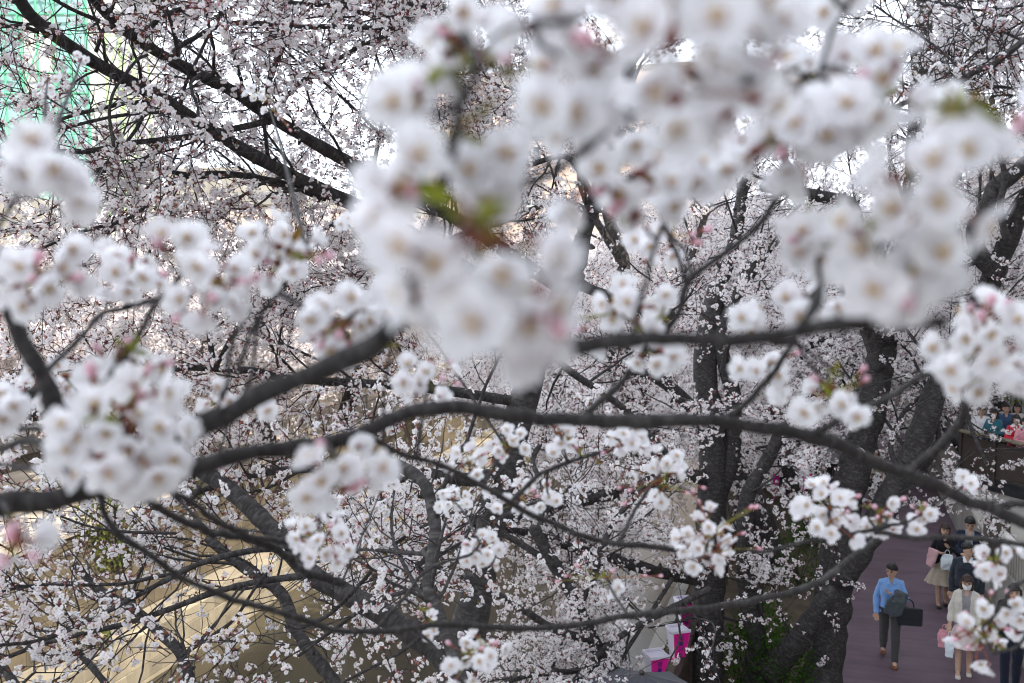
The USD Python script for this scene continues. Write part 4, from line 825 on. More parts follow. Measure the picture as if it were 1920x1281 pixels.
# the masked woman and her bags
pw = at_ground(1806, 1266); rzw = facing(pw, .02); pw[2] = .003
person("woman in a cream jacket and pale skirt wearing a white face mask", pw, rzw, 1.63, legs=((.10, .05), (-.08, .08)), arms=(((-.215, .04, 1.14), (-.24, -.06, .89)), ((.215, .04, 1.14), (.20, -.12, .92))), nod=.1, top="greytop", open_top="cream", bottom="palepink", skirt=(.98, .52, .25), hair="bob", haircol=BROWNHAIR, shoes=CL_["cream"], mask=True, slim=.9, hem=.93, wide=1.2)
def bag(name, label, base, rz_, p, w_, h_, d_, mat, catg="bag"):
    x_ = xform(name, label, catg, loc=base, rz=rz_); g = m3.Manifold.hull_points(np.array([[a * w_ / 2 * f_, b * d_ / 2 * g_, z_] for a in (-1, 1) for b in (-1, 1) for z_, f_, g_ in ((0, .8, .15), (-h_ * .45, 1.0, 1.0), (-h_, .9, .8))])).translate(list(map(float, p)))
    gs = soft(g, .02, 5); gv = np.array(gs.vertices) + gs.vertex_normals * ((meshkit.fbm(np.array(gs.vertices) * 14, 3, 4) - .5) * .045)[:, None]; put(x_, "sack", (gv, gs.faces), mat, smooth=50); t = np.linspace(0, np.pi, 9); v_, f_, _ = tube(np.stack([w_ * .2 * np.cos(t), 0 * t, .09 * np.sin(t)], -1), np.full(9, .006), 6); put(x_, "handle", move((v_, f_), np.array(p) - [0, 0, .005]), mat, smooth=True)
bag("shopping_bag", "rose pink paper bag in the hand of the masked woman", pw, rzw, (-.30, -.08, .74), .20, .30, .09, CL_["rose"]); bag("plastic_bag", "white plastic bag hanging below the pink bag of the masked woman", pw, rzw, (-.22, -.15, .66), .13, .34, .06, PLASTIC)
# the group behind her
pc = at_ground(1808, 1200); pc[2] = .003
person("man in a dark slate cardigan over a white collar, looking aside", pc, facing(pc, .05), 1.73, legs=((.1, .1), (-.15, .1)), turn=.95, top="slate", bottom="black", collar="white", slim=1.08, hem=.84)
pp = at_ground(1766, 1136); pp[2] = .003; rzp = facing(pp, .15)
person("long haired woman in a black top and pleated beige skirt, eating", pp, rzp, 1.60, legs=((.12, .08), (-.1, .1)), arms=(((-.25, .0, 1.15), (-.12, -.22, 1.18)), ((.25, .0, 1.14), (.06, -.22, 1.30))), nod=.05, top="black", bottom="beige", skirt=(1.0, .50, .31), hair="long", haircol=BROWNHAIR, shoes=BAGBLK, slim=.9)
pk = xform("folded_coat", "pale rose coat carried over the arm of the long haired woman", "coat", loc=pp, rz=rzp); put(pk, "cloth", sheetbox([(-.27, -.08, 1.13), (-.14, -.22, 1.13), (-.30, -.07, .84), (-.23, -.16, .82), (-.18, -.21, .95)], .026), cloth("pale_rose", (.52, .31, .32)), smooth=40)
bag("plastic_bag", "pale plastic bag held up in front of the beige skirt", pp, rzp, (.02, -.27, 1.10), .22, .30, .12, PLASTIC)
pn = at_ground(1813, 1140); pn[2] = .003; rzn = facing(pn, -.1)
person("man in an open navy jacket over a grey shirt, looking down", pn, rzn, 1.76, legs=((-.1, .1), (.15, .08)), arms=(((-.29, -.02, 1.17), (-.10, -.25, 1.10)), ((.29, -.02, 1.17), (.16, -.25, 1.06))), nod=.38, turn=.1, top="greytee", open_top="navy", bottom="black", slim=1.06, hem=.82)
bag("plastic_bag", "light blue plastic bag held by the man in the navy jacket", pn, rzn, (.0, -.30, 1.06), .17, .25, .10, PLASTIC)
pf = at_ground(1893, 1298); pf[2] = .003; rzf = facing(pf, .05)
mf, s_, lift_ = person("person in a black jacket and a grey shirt with red letters, half behind blossom", pf, rzf, 1.70, legs=((.15, .05), (-.12, .12)), top="greytee", open_top="black", bottom="jean", hair="long", slim=1.0, hem=.86, wide=1.1)
lt = meshkit.text_mesh("NF.", .055, .004, bold=True); lv = np.array(lt.vertices); lv = np.column_stack([lv[:, 0] - lv[:, 0].mean(), -lv[:, 2], lv[:, 1]]); put(mf, "lettering", ((lv + [0, -.128, 1.255] + lift_) * s_, lt.faces), CL_["red"])
# far along the path
for k, (u, v, tp, bt, hr_, lb) in enumerate(((1638, 950, "beige", "black", "long", "distant walker in a beige top, seen between the forked trunks"), (1560, 930, "greytop", "black", "bob", "distant walker in a grey top beyond the dark trunks"))):
    p_ = at_ground(u, v); p_[2] = .003; person(lb, p_, facing(p_, .2 - .2 * k), 1.62 + .05 * k, legs=((.15, .1), (-.15, .1)), top=tp, bottom=bt, hair=hr_, step=.05)
# onlookers at the railing
SN_ = np.array([-dirr[1], dirr[0], 0]); SN_ = SN_ if SN_[1] > 0 else -SN_
for k, (u, off, tp, bt, hr_, H_, lb) in enumerate(((1828, 1.0, "white", "denim", "short", 1.62, "onlooker in a white top at the end of the street railing"), (1845, 1.5, "denim", "black", "short", 1.70, "onlooker in a denim blue top leaning by the railing"), (1858, .9, "teal", "black", "bob", 1.62, "onlooker with dark bobbed hair in teal by the railing"), (1873, 2.2, "mauve", "black", "short", 1.74, "onlooker in mauve standing back from the railing"), (1884, 2.4, "coral", "black", "short", 1.80, "tall onlooker in a bright coral jacket behind the railing"), (1893, 1.6, "black", "black", "short", 1.74, "onlooker in black standing next to the coral jacket"), (1904, .8, "red", "jean", "bob", 1.60, "onlooker in a dark red coat at the railing"), (1838, 2.0, "cream", "black", "bob", 1.66, "onlooker in cream standing back at the end of the railing"), (1866, 2.9, "red", "black", "short", 1.74, "onlooker in dark red at the back of the group by the railing"), (1898, 3.0, "coral", "jean", "long", 1.68, "long haired onlooker in coral at the very back by the railing"), (1911, 2.3, "greytee", "black", "short", 1.76, "onlooker in grey at the back of the group by the railing"), (1916, 1.5, "navy", "black", "short", 1.72, "onlooker in navy at the picture edge of the railing"), (1924, .7, "rose", "jean", "long", 1.58, "onlooker in rose pink half cut off at the end of the railing"))):
    a_ = RA + dirr * ((u - 46 - 1805) / (1925 - 1805)) * np.linalg.norm(RB - RA); p_ = a_ + SN_ * off; p_[2] = 1.302
    person(lb, p_, facing(p_, .5 * math.sin(k * 2.2)), H_, top=tp, bottom=bt, hair=hr_, step=.045, arms=None if k % 2 else (((-.25, -.05, 1.13), (-.12, -.26, 1.15)), ((.25, -.05, 1.13), (.12, -.26, 1.14))))

# ---------------------------------------------------------------- lanterns
PINKP = usdkit.material(stage, LK + "pink_paper", {"d": ("diffuse_bsdf", {"color": (.90, .035, .42)}), "t": ("translucent_bsdf", {"color": (.90, .035, .42)}), "mx": ("mix_closure", {"fac": .35})}, [("d.BSDF", "mx.closure1"), ("t.BSDF", "mx.closure2")], surface="mx.closure")
WHITEP = usdkit.material(stage, LK + "white_paper", {"d": ("diffuse_bsdf", {"color": (.82, .80, .88)}), "t": ("translucent_bsdf", {"color": (.82, .80, .88)}), "mx": ("mix_closure", {"fac": .35})}, [("d.BSDF", "mx.closure1"), ("t.BSDF", "mx.closure2")], surface="mx.closure")
INK = plain("blue_ink", (.03, .03, .18), .6); PINKF = plain("pink_frame", (.78, .05, .33), .45)
GLYPH = [  # strokes on a unit square: (x0, y0, x1, y1)
    [(.15, .05, .15, .95), (.85, .05, .85, .95), (.15, .95, .85, .95), (.15, .05, .85, .05), (.15, .36, .85, .36), (.15, .66, .85, .66)],
    [(.2, .55, .2, .95), (.8, .55, .8, .95), (.2, .95, .8, .95), (.2, .75, .8, .75), (.2, .55, .8, .55), (.5, .3, .5, .95), (.1, .42, .9, .42), (.05, .27, .95, .27), (.1, .0, .2, .15), (.38, .0, .42, .15), (.62, .15, .66, .0), (.82, .15, .92, .0)],
    [(.15, .1, .2, .95), (.5, .15, .5, .9), (.85, .05, .85, .95)],
    [(.25, .0, .25, 1.), (.05, .7, .45, .7), (.25, .7, .05, .3), (.25, .65, .42, .42), (.5, .9, .56, .75), (.7, .95, .74, .78), (.92, .92, .82, .74), (.5, .4, .98, .4), (.68, .68, .55, .15), (.55, .2, .92, .0), (.88, .4, .55, .0)]]
def lantern(label, base, top_z, h_, w_, rz_, pole_to):
    x_ = xform("lantern", label, "lantern", "pink festival lanterns along the river fence", loc=(base[0], base[1], 0), rz=rz_); a, b = w_ / 2, w_ * .30; z1, z0 = top_z, top_z - h_
    cor = [(-1, -1), (1, -1), (1, 1), (-1, 1)]
    for i in range(4):
        (ax, ay), (bx, by) = cor[i], cor[(i + 1) % 4]; q = np.array([[ax * b, ay * b, z0], [bx * b, by * b, z0], [bx * a, by * a, z1], [ax * a, ay * a, z1]]); n_ = unit(np.cross(q[1] - q[0], q[3] - q[0])); inn = q - n_ * .006
        put(x_, "face", (np.vstack([q, inn]), np.array([[0, 1, 2], [0, 2, 3], [4, 6, 5], [4, 7, 6], [0, 4, 5], [0, 5, 1], [1, 5, 6], [1, 6, 2], [2, 6, 7], [2, 7, 3], [3, 7, 4], [3, 4, 0]])), PINKP if i in (0, 2) else WHITEP)
        v_, f_, _ = tube([q[0], q[3]], [.008, .008], 6); put(x_, "edge", (v_, f_), PINKF if i in (0, 1) else WHITEP)
        if i in (0, 2):
            ux = unit(q[1] - q[0]); uy = unit((q[3] + q[2]) / 2 - (q[0] + q[1]) / 2); o = (q[0] + q[1]) / 2; sz = h_ * .15; strokes = []
            for j in range(4):
                c0 = o + uy * (h_ * (.80 - .215 * j)) - uy * sz / 2 - ux * sz / 2 + n_ * .004
                for (sx, sy, ex, ey) in GLYPH[j]:
                    p0, p1 = c0 + ux * sx * sz + uy * sy * sz, c0 + ux * ex * sz + uy * ey * sz; dd = unit(p1 - p0); pp_ = np.cross(n_, dd) * .0042; e_ = dd * .003
                    strokes.append((np.array([p0 - e_ - pp_, p1 + e_ - pp_, p1 + e_ + pp_, p0 - e_ + pp_]), np.array([[0, 1, 2], [0, 2, 3]])))
            put(x_, "lettering", strokes, INK)
    put(x_, "rim", [bbox(-a - .012, a + .012, -a - .012, -a + .008, z1 - .015, z1 + .03, .004), bbox(-a - .012, a + .012, a - .008, a + .012, z1 - .015, z1 + .03, .004), bbox(-a - .012, -a + .008, -a + .009, a - .009, z1 - .015, z1 + .03, .004), bbox(a - .008, a + .012, -a + .009, a - .009, z1 - .015, z1 + .012, .004)], WHITEP)
    put(x_, "lid", bbox(-a + .01, a - .01, -a + .01, a - .01, z1 - .014, z1 - .004, .002), WHITEP); put(x_, "base", bbox(-b - .006, b + .006, -b - .006, b + .006, z0 - .03, z0 - .001, .006), PINKF)
    put(x_, "pole", trimesh.creation.cylinder(.018, z0 - .031 - pole_to, transform=trimesh.transformations.translation_matrix([0, 0, (z0 - .031 + pole_to) / 2])), PINKF, smooth=40)
    return x_
def lant(u, v, d, label, h_=.41, w_=.25, rz_=.60, pole=.45): p = px(u, v, d); lantern(label, p, p[2] + h_ / 2, h_, w_, rz_, p[2] - h_ / 2 - pole)
lant(1283, 1148, 16.3, "pink and white paper lantern, the upper one against the dark double trunk", pole=.3); lant(1271, 1206, 14.1, "pink and white paper lantern with blue characters, in full view on a pink pole"); lant(1230, 1256, 12.9, "pink and white paper lantern half hidden by the dark parasol", pole=.4)
lant(1508, 900, 26, "small distant pink lantern between the dark trunks"); lant(1452, 893, 27, "small distant pink lantern beside the twin trunks")
# dark parasol
pr = xform("parasol", "dark grey parasol top poking up below the half hidden lantern", "parasol"); PC = px(1203, 1301, 11.3)
GREYC = cloth("parasol", (.050, .050, .062), .7, .1, 4.0)
th = np.arange(8) * np.pi / 4 + math.pi / 8 + .12; rim = np.stack([.78 * np.cos(th), .78 * np.sin(th), 0 * th - .02], -1)
for k in range(8):
    a, b = rim[k], rim[(k + 1) % 8]; g = np.linspace(0, 1, 5); P_ = []
    for u_ in g:
        for w_ in g: e = a * (1 - w_) + b * w_; P_.append(PC + e * u_ + [0, 0, .24 * (1 - u_) - .03 * math.sin(math.pi * w_) * u_])
    put(pr, "canopy_panel", (np.array(P_), grid_faces(5, 5)), GREYC, smooth=True)
    v_, f_, _ = tube([PC + [0, 0, .235], PC + a + [0, 0, -.012]], [.008, .008], 6); put(pr, "rib", (v_, f_), STEEL)
put(pr, "pole", trimesh.creation.cylinder(.02, PC[2] + .23, transform=trimesh.transformations.translation_matrix([PC[0], PC[1], (PC[2] + .23) / 2 - .04])), STEEL, smooth=40)
put(pr, "finial", trimesh.creation.icosphere(2, .03, ).apply_translation(PC + [0, 0, .25]), STEEL, smooth=True)
# stair balustrade by the wall
bl = xform("balustrade", "pale concrete stair balustrade with upright bars below the railing", "balustrade"); B0, B1 = ground(1872, 987, 1.75), ground(1935, 1052, 1.75); dB = B1 - B0; LB = np.linalg.norm(dB); aB = math.atan2(dB[1], dB[0])
for k in range(int(LB / .16) + 1): put(bl, "baluster", move(bbox(-.03, .03, -.03, .03, 1.061 - 1.75, -.061, .006), B0 + dB / LB * k * .16, aB), CONC)
put(bl, "rail", move(bbox(-.06, LB + .3, -.06, .06, -.06, .02, .015), B0, aB), plain("pale_rail", (.55, .53, .48), .7))
put("/World", "gate_post", bbox(*(lambda p: (p[0] - .2, p[0] + .2, p[1] - .2, p[1] + .2, 1.062, 2.1, .02))(ground(1866, 1060, 1.06))), plain("brown_pillar", (.075, .062, .05), .8, .2, 5), label="squat brown pillar standing at the head of the pale balustrade", cat="pillar")

# ---------------------------------------------------------------- shrubs
LEAF = usdkit.material(stage, LK + "leaf", {"oi": ("attribute", {"attribute": "tint"}), "d": ("diffuse_bsdf", {}), "t": ("translucent_bsdf", {}), "mx": ("mix_closure", {"fac": .35})}, [("oi.color", "d.color"), ("oi.color", "t.color"), ("d.BSDF", "mx.closure1"), ("t.BSDF", "mx.closure2")], surface="mx.closure")
def shrub(label, c, size, n, seed, leaf=.06, cols=((.035, .085, .015), (.06, .12, .02)), catg="shrub", name="shrub", droop=0):
    r_ = np.random.default_rng(seed); x_ = xform(name, label, catg); c = np.array(c, float); q = unit(r_.normal(0, 1, (n, 3))) * r_.uniform(.25, 1, (n, 1))**.5 * (.75 + .5 * meshkit.noise(r_.uniform(0, 9, (n, 3)), seed)[:, None]); P = c + q * size
    ax = unit(q + r_.normal(0, .6, (n, 3)) + [0, 0, .5 - droop]); R_ = frame(ax, r_.uniform(0, 6.28, n)); l = leaf * r_.uniform(.6, 1.3, n)
    base = np.array([[0, 0, 0], [-.28, .06, .45], [0, .12, 1], [.28, .06, .45]]); V = np.einsum("nij,kj->nki", R_, base) * l[:, None, None] + P[:, None]; F = (np.arange(n)[:, None, None] * 4 + np.array([[0, 1, 2], [0, 2, 3]])).reshape(-1, 3); t = r_.random(n)[:, None]; C = np.repeat(np.array(cols[0]) * (1 - t) + np.array(cols[1]) * t, 4, 0)
    put(x_, "foliage", (V.reshape(-1, 3), F), LEAF, tint=C, kind="stuff"); st = []
    for k in range(7):
        b0 = c + [r_.normal(0, .12) * size[0], r_.normal(0, .12) * size[1], -size[2]]; st.append((smooth_line([b0, c + r_.normal(0, .2, 3) * size, c + r_.normal(0, .55, 3) * size], 8), np.linspace(.014, .004, 8)))
    wood(x_, "stem", st, 5, TWIG)
for k, (u, v, sx, lb) in enumerate(((1500, 1075, .55, "tall green shrub against the big forked trunk"), (1425, 1215, .5, "green shrub at the foot of the twin trunk"), (1395, 1265, .45, "low green shrub beside the lantern fence"), (1470, 1275, .45, "low green shrub under the slanting root limb"), (1520, 1000, .5, "green shrub in deep shade behind the twin trunk"))):
    p = ground(u, v, .25); shrub(lb, (p[0], p[1], .55), (sx, sx, .6 if k else .9), 1500, 900 + k, .055)
for k, (u, v, z_, lb) in enumerate(((155, 945, .5, "yellow green shrub on top of the stone river wall"), (200, 1000, -.4, "green creeper hanging over the stone river wall"), (470, 890, .6, "olive shrub on the far bank near the curved stem"), (195, 1165, -2.0, "small yellow green weed growing from the river wall"))):
    p = ground(u, v, z_); shrub(lb, (XL - 1.2 if k != 3 else XL - .5, p[1] + (p[0] - XL) * 0, z_ - (.3 if k != 3 else .4)), (.35, 1.0 if k != 3 else .4, .55 if k != 3 else .3), 700 if k != 3 else 200, 920 + k, .12, ((.06, .08, .02), (.15, .16, .045)), droop=1.0 if k in (1, 3) else 0)
p = px(1908, 722, 31); shrub("yellow green bush behind the onlookers at the railing", p, (.9, .9, .6), 1200, 940, .10, ((.12, .16, .02), (.26, .28, .05)))
# ---------------------------------------------------------------- the near tree: boughs in front of the eye
near_rows = [
    ("limb", .84, .92, 46, 32, [(-80, 950), (0, 940), (67, 930), (133, 921), (240, 900), (347, 880), (430, 857)]),
    ("limb", .92, 1.35, 30, 21, [(425, 858), (520, 842), (600, 828), (660, 812), (720, 791), (800, 773), (900, 767), (1000, 775), (1100, 785), (1200, 790), (1300, 788), (1400, 795), (1500, 815), (1600, 845), (1700, 890), (1800, 935), (1870, 962), (1990, 1010)]),
    ("limb", .86, .68, 44, 36, [(180, 905), (270, 858), (350, 812), (433, 777), (500, 743), (567, 713), (640, 677), (690, 653), (733, 623), (775, 600), (850, 618), (920, 642), (1000, 655)]),
    ("limb", .68, .60, 32, 24, [(990, 655), (1100, 648), (1200, 640), (1300, 635), (1400, 634), (1500, 622), (1600, 608), (1700, 604), (1770, 603)]),
    ("limb", .80, .85, 36, 34, [(-30, 430), (0, 507), (10, 570), (33, 627), (67, 693), (103, 760), (150, 850), (180, 915)]),
    ("bough", .66, .385, 27, 20, [(773, 602), (782, 500), (797, 427), (820, 360), (833, 300), (853, 250), (870, 167)]),
    ("bough", .47, .50, 18, 18, [(800, 430), (870, 412), (940, 377), (990, 343), (1040, 320), (1090, 287), (1133, 247), (1173, 213), (1230, 150)]),
    ("bough", 1.12, .92, 15, 11, [(1095, 785), (1150, 735), (1195, 680), (1230, 635), (1270, 590), (1290, 530), (1340, 490), (1400, 445), (1440, 400), (1468, 330), (1470, 285)]),
    ("bough", .95, .90, 11, 8, [(1285, 540), (1275, 490), (1255, 440), (1228, 380), (1200, 340)]),
    ("bough", .70, .85, 10, 8, [(1188, 640), (1193, 587), (1207, 543), (1220, 483), (1240, 430)]),
    ("bough", .60, .95, 12, 10, [(1480, 625), (1507, 600), (1533, 550), (1550, 514), (1575, 470)]),
    ("bough", 1.25, 1.10, 14, 11, [(1440, 800), (1513, 817), (1570, 790), (1623, 764), (1673, 740), (1723, 707), (1790, 690)]),
    ("bough", 1.22, 1.05, 13, 11, [(1320, 790), (1353, 787), (1393, 760), (1427, 727), (1467, 674), (1490, 640)]),
    ("bough", 1.33, 1.15, 18, 14, [(1700, 890), (1763, 840), (1800, 787), (1817, 733), (1835, 690)]),
    ("bough", 1.38, 1.5, 14, 11, [(1845, 952), (1920, 944), (2000, 930)]),
    ("bough", .90, 1.15, 13, 9, [(60, 740), (90, 693), (127, 657), (160, 623), (187, 587), (233, 577), (290, 560)]),
    ("bough", .84, .88, 13, 12, [(190, 720), (240, 660), (260, 627), (290, 570), (323, 537), (350, 500)]),
    ("bough", .92, .95, 9, 8, [(440, 700), (480, 607), (527, 547), (547, 500), (575, 470)]),
    ("bough", .95, 1.0, 8, 7, [(390, 800), (410, 757), (427, 710), (430, 660), (470, 580)]),
    ("bough", .95, 1.0, 8, 7, [(430, 770), (455, 740), (473, 700), (480, 640), (490, 590)]),
    ("bough", .84, 1.0, 20, 12, [(140, 905), (67, 827), (0, 843), (-60, 850)]),
    ("bough", .86, 1.1, 10, 8, [(150, 880), (60, 880), (0, 870), (-60, 862)]),
    ("bough", 1.0, 1.2, 12, 10, [(110, 790), (80, 802), (0, 803), (-60, 810)]),
    ("bough", 1.05, 2.05, 13, 12, [(190, 915), (193, 950), (217, 990), (253, 1024), (300, 1057), (350, 1087), (400, 1110), (467, 1134), (533, 1150), (640, 1184), (707, 1187), (773, 1179), (840, 1172), (940, 1175), (1040, 1175), (1107, 1167), (1173, 1155), (1280, 1146), (1347, 1137), (1413, 1127), (1480, 1110), (1530, 1094), (1573, 1067), (1613, 1034), (1640, 1010), (1673, 987)]),
    ("bough", 1.1, 1.75, 12, 10, [(690, 815), (730, 840), (763, 854), (840, 880), (907, 914), (957, 940), (1007, 967), (1073, 997), (1140, 1017), (1207, 1024), (1280, 1034), (1340, 1050)]),
    ("bough", 1.0, 2.2, 13, 16, [(235, 905), (247, 920), (287, 944), (333, 970), (400, 997), (483, 1014), (533, 1037), (567, 1070), (640, 1094)]),
    ("bough", 1.0, 1.9, 13, 9, [(300, 895), (310, 914), (350, 937), (417, 984), (483, 1007), (560, 1020)]),
    ("bough", 1.62, 1.60, 6, 9, [(1400, 1030), (1437, 1034), (1493, 1020), (1547, 1010), (1600, 1000), (1665, 985)]),
    ("bough", 1.60, 1.45, 9, 11, [(1640, 1000), (1660, 1000), (1713, 1010), (1763, 1006), (1847, 1010), (1920, 1024), (1990, 1050)]),
    ("bough", 1.4, 1.42, 7, 6, [(1945, 1080), (1900, 1100), (1880, 1130), (1860, 1160)]),
    ("bough", 1.42, 1.42, 7, 6, [(1960, 1120), (1930, 1180), (1905, 1215), (1860, 1225)]),
    ("bough", 1.75, 1.9, 9, 6, [(957, 940), (1010, 890), (1060, 870), (1120, 850), (1200, 830)]),
    ("bough", 1.7, 1.9, 8, 6, [(1160, 1019), (1190, 960), (1230, 900), (1260, 870)]),
    ("bough", 1.75, 1.85, 7, 6, [(907, 914), (930, 870), (950, 840)]),
    ("bough", 1.9, 1.95, 7, 5, [(700, 1187), (760, 1120), (800, 1070), (880, 1040), (900, 1020)]),
    ("bough", 1.85, 1.8, 7, 9, [(770, 1179), (800, 1200), (830, 1235), (870, 1290)]),
    ("bough", 1.2, 1.2, 8, 6, [(640, 815), (620, 860), (610, 900), (600, 960), (600, 1000)]),
    ("bough", .46, .40, 12, 9, [(862, 200), (885, 150), (900, 100), (940, 60), (1000, 40), (1060, 30)]),
    ("bough", .56, .42, 12, 9, [(1160, 225), (1240, 190), (1320, 170), (1420, 150)]),
    ("bough", .60, .62, 14, 10, [(1600, 610), (1610, 560), (1625, 500), (1660, 450), (1700, 400), (1750, 320), (1790, 260), (1800, 215)]),
    ("bough", .62, .60, 10, 8, [(1420, 150), (1480, 130), (1525, 150), (1545, 110), (1560, 60), (1590, 10), (1600, -40)]),
    ("bough", .80, .82, 10, 8, [(-40, 480), (10, 400), (60, 330), (80, 300)]),
]
NEAR = xform("cherry_tree", "nearest cherry tree, its blurred boughs and blossom hanging across the whole view", "tree")
NL = traced(near_rows)
rng = np.random.default_rng(77)
for k, (nm, P, R) in enumerate(NL):
    n = max(len(P), min(120, int(length(P) / max(R.mean(), .003) / 1.1))); i = np.linspace(0, len(P) - 1, n); P2 = smooth_line(P, n); R2 = np.interp(i, np.arange(len(R)), R)
    P2 = P2 + (np.stack([meshkit.fbm(P2 * 16 + 9 * a, 3, 50 + k) for a in range(3)], -1) - .5) * 2.2 * R2[:, None]; R2 = R2 * (.9 + .25 * meshkit.noise(P2 * 30, k))
    parts = [tube(P2, R2, 14, .34, 40 + k)]
    for _ in range(int(length(P) / .026)):
        j = rng.integers(1, n - 1); d = unit(np.cross(unit(P2[j + 1] - P2[j]), rng.normal(0, 1, 3))); r = R2[j]
        parts.append(tube([P2[j], P2[j] + d * r * 1.1, P2[j] + d * r * rng.uniform(1.2, 1.7)], [r * .5, r * .34, r * .12], 6))
    V, F, C = join(parts); put(NEAR, nm, (V, F), BARK, smooth=True, bark=C * 4)
NPTS = np.vstack([P[1:] for nm, P, R in NL])
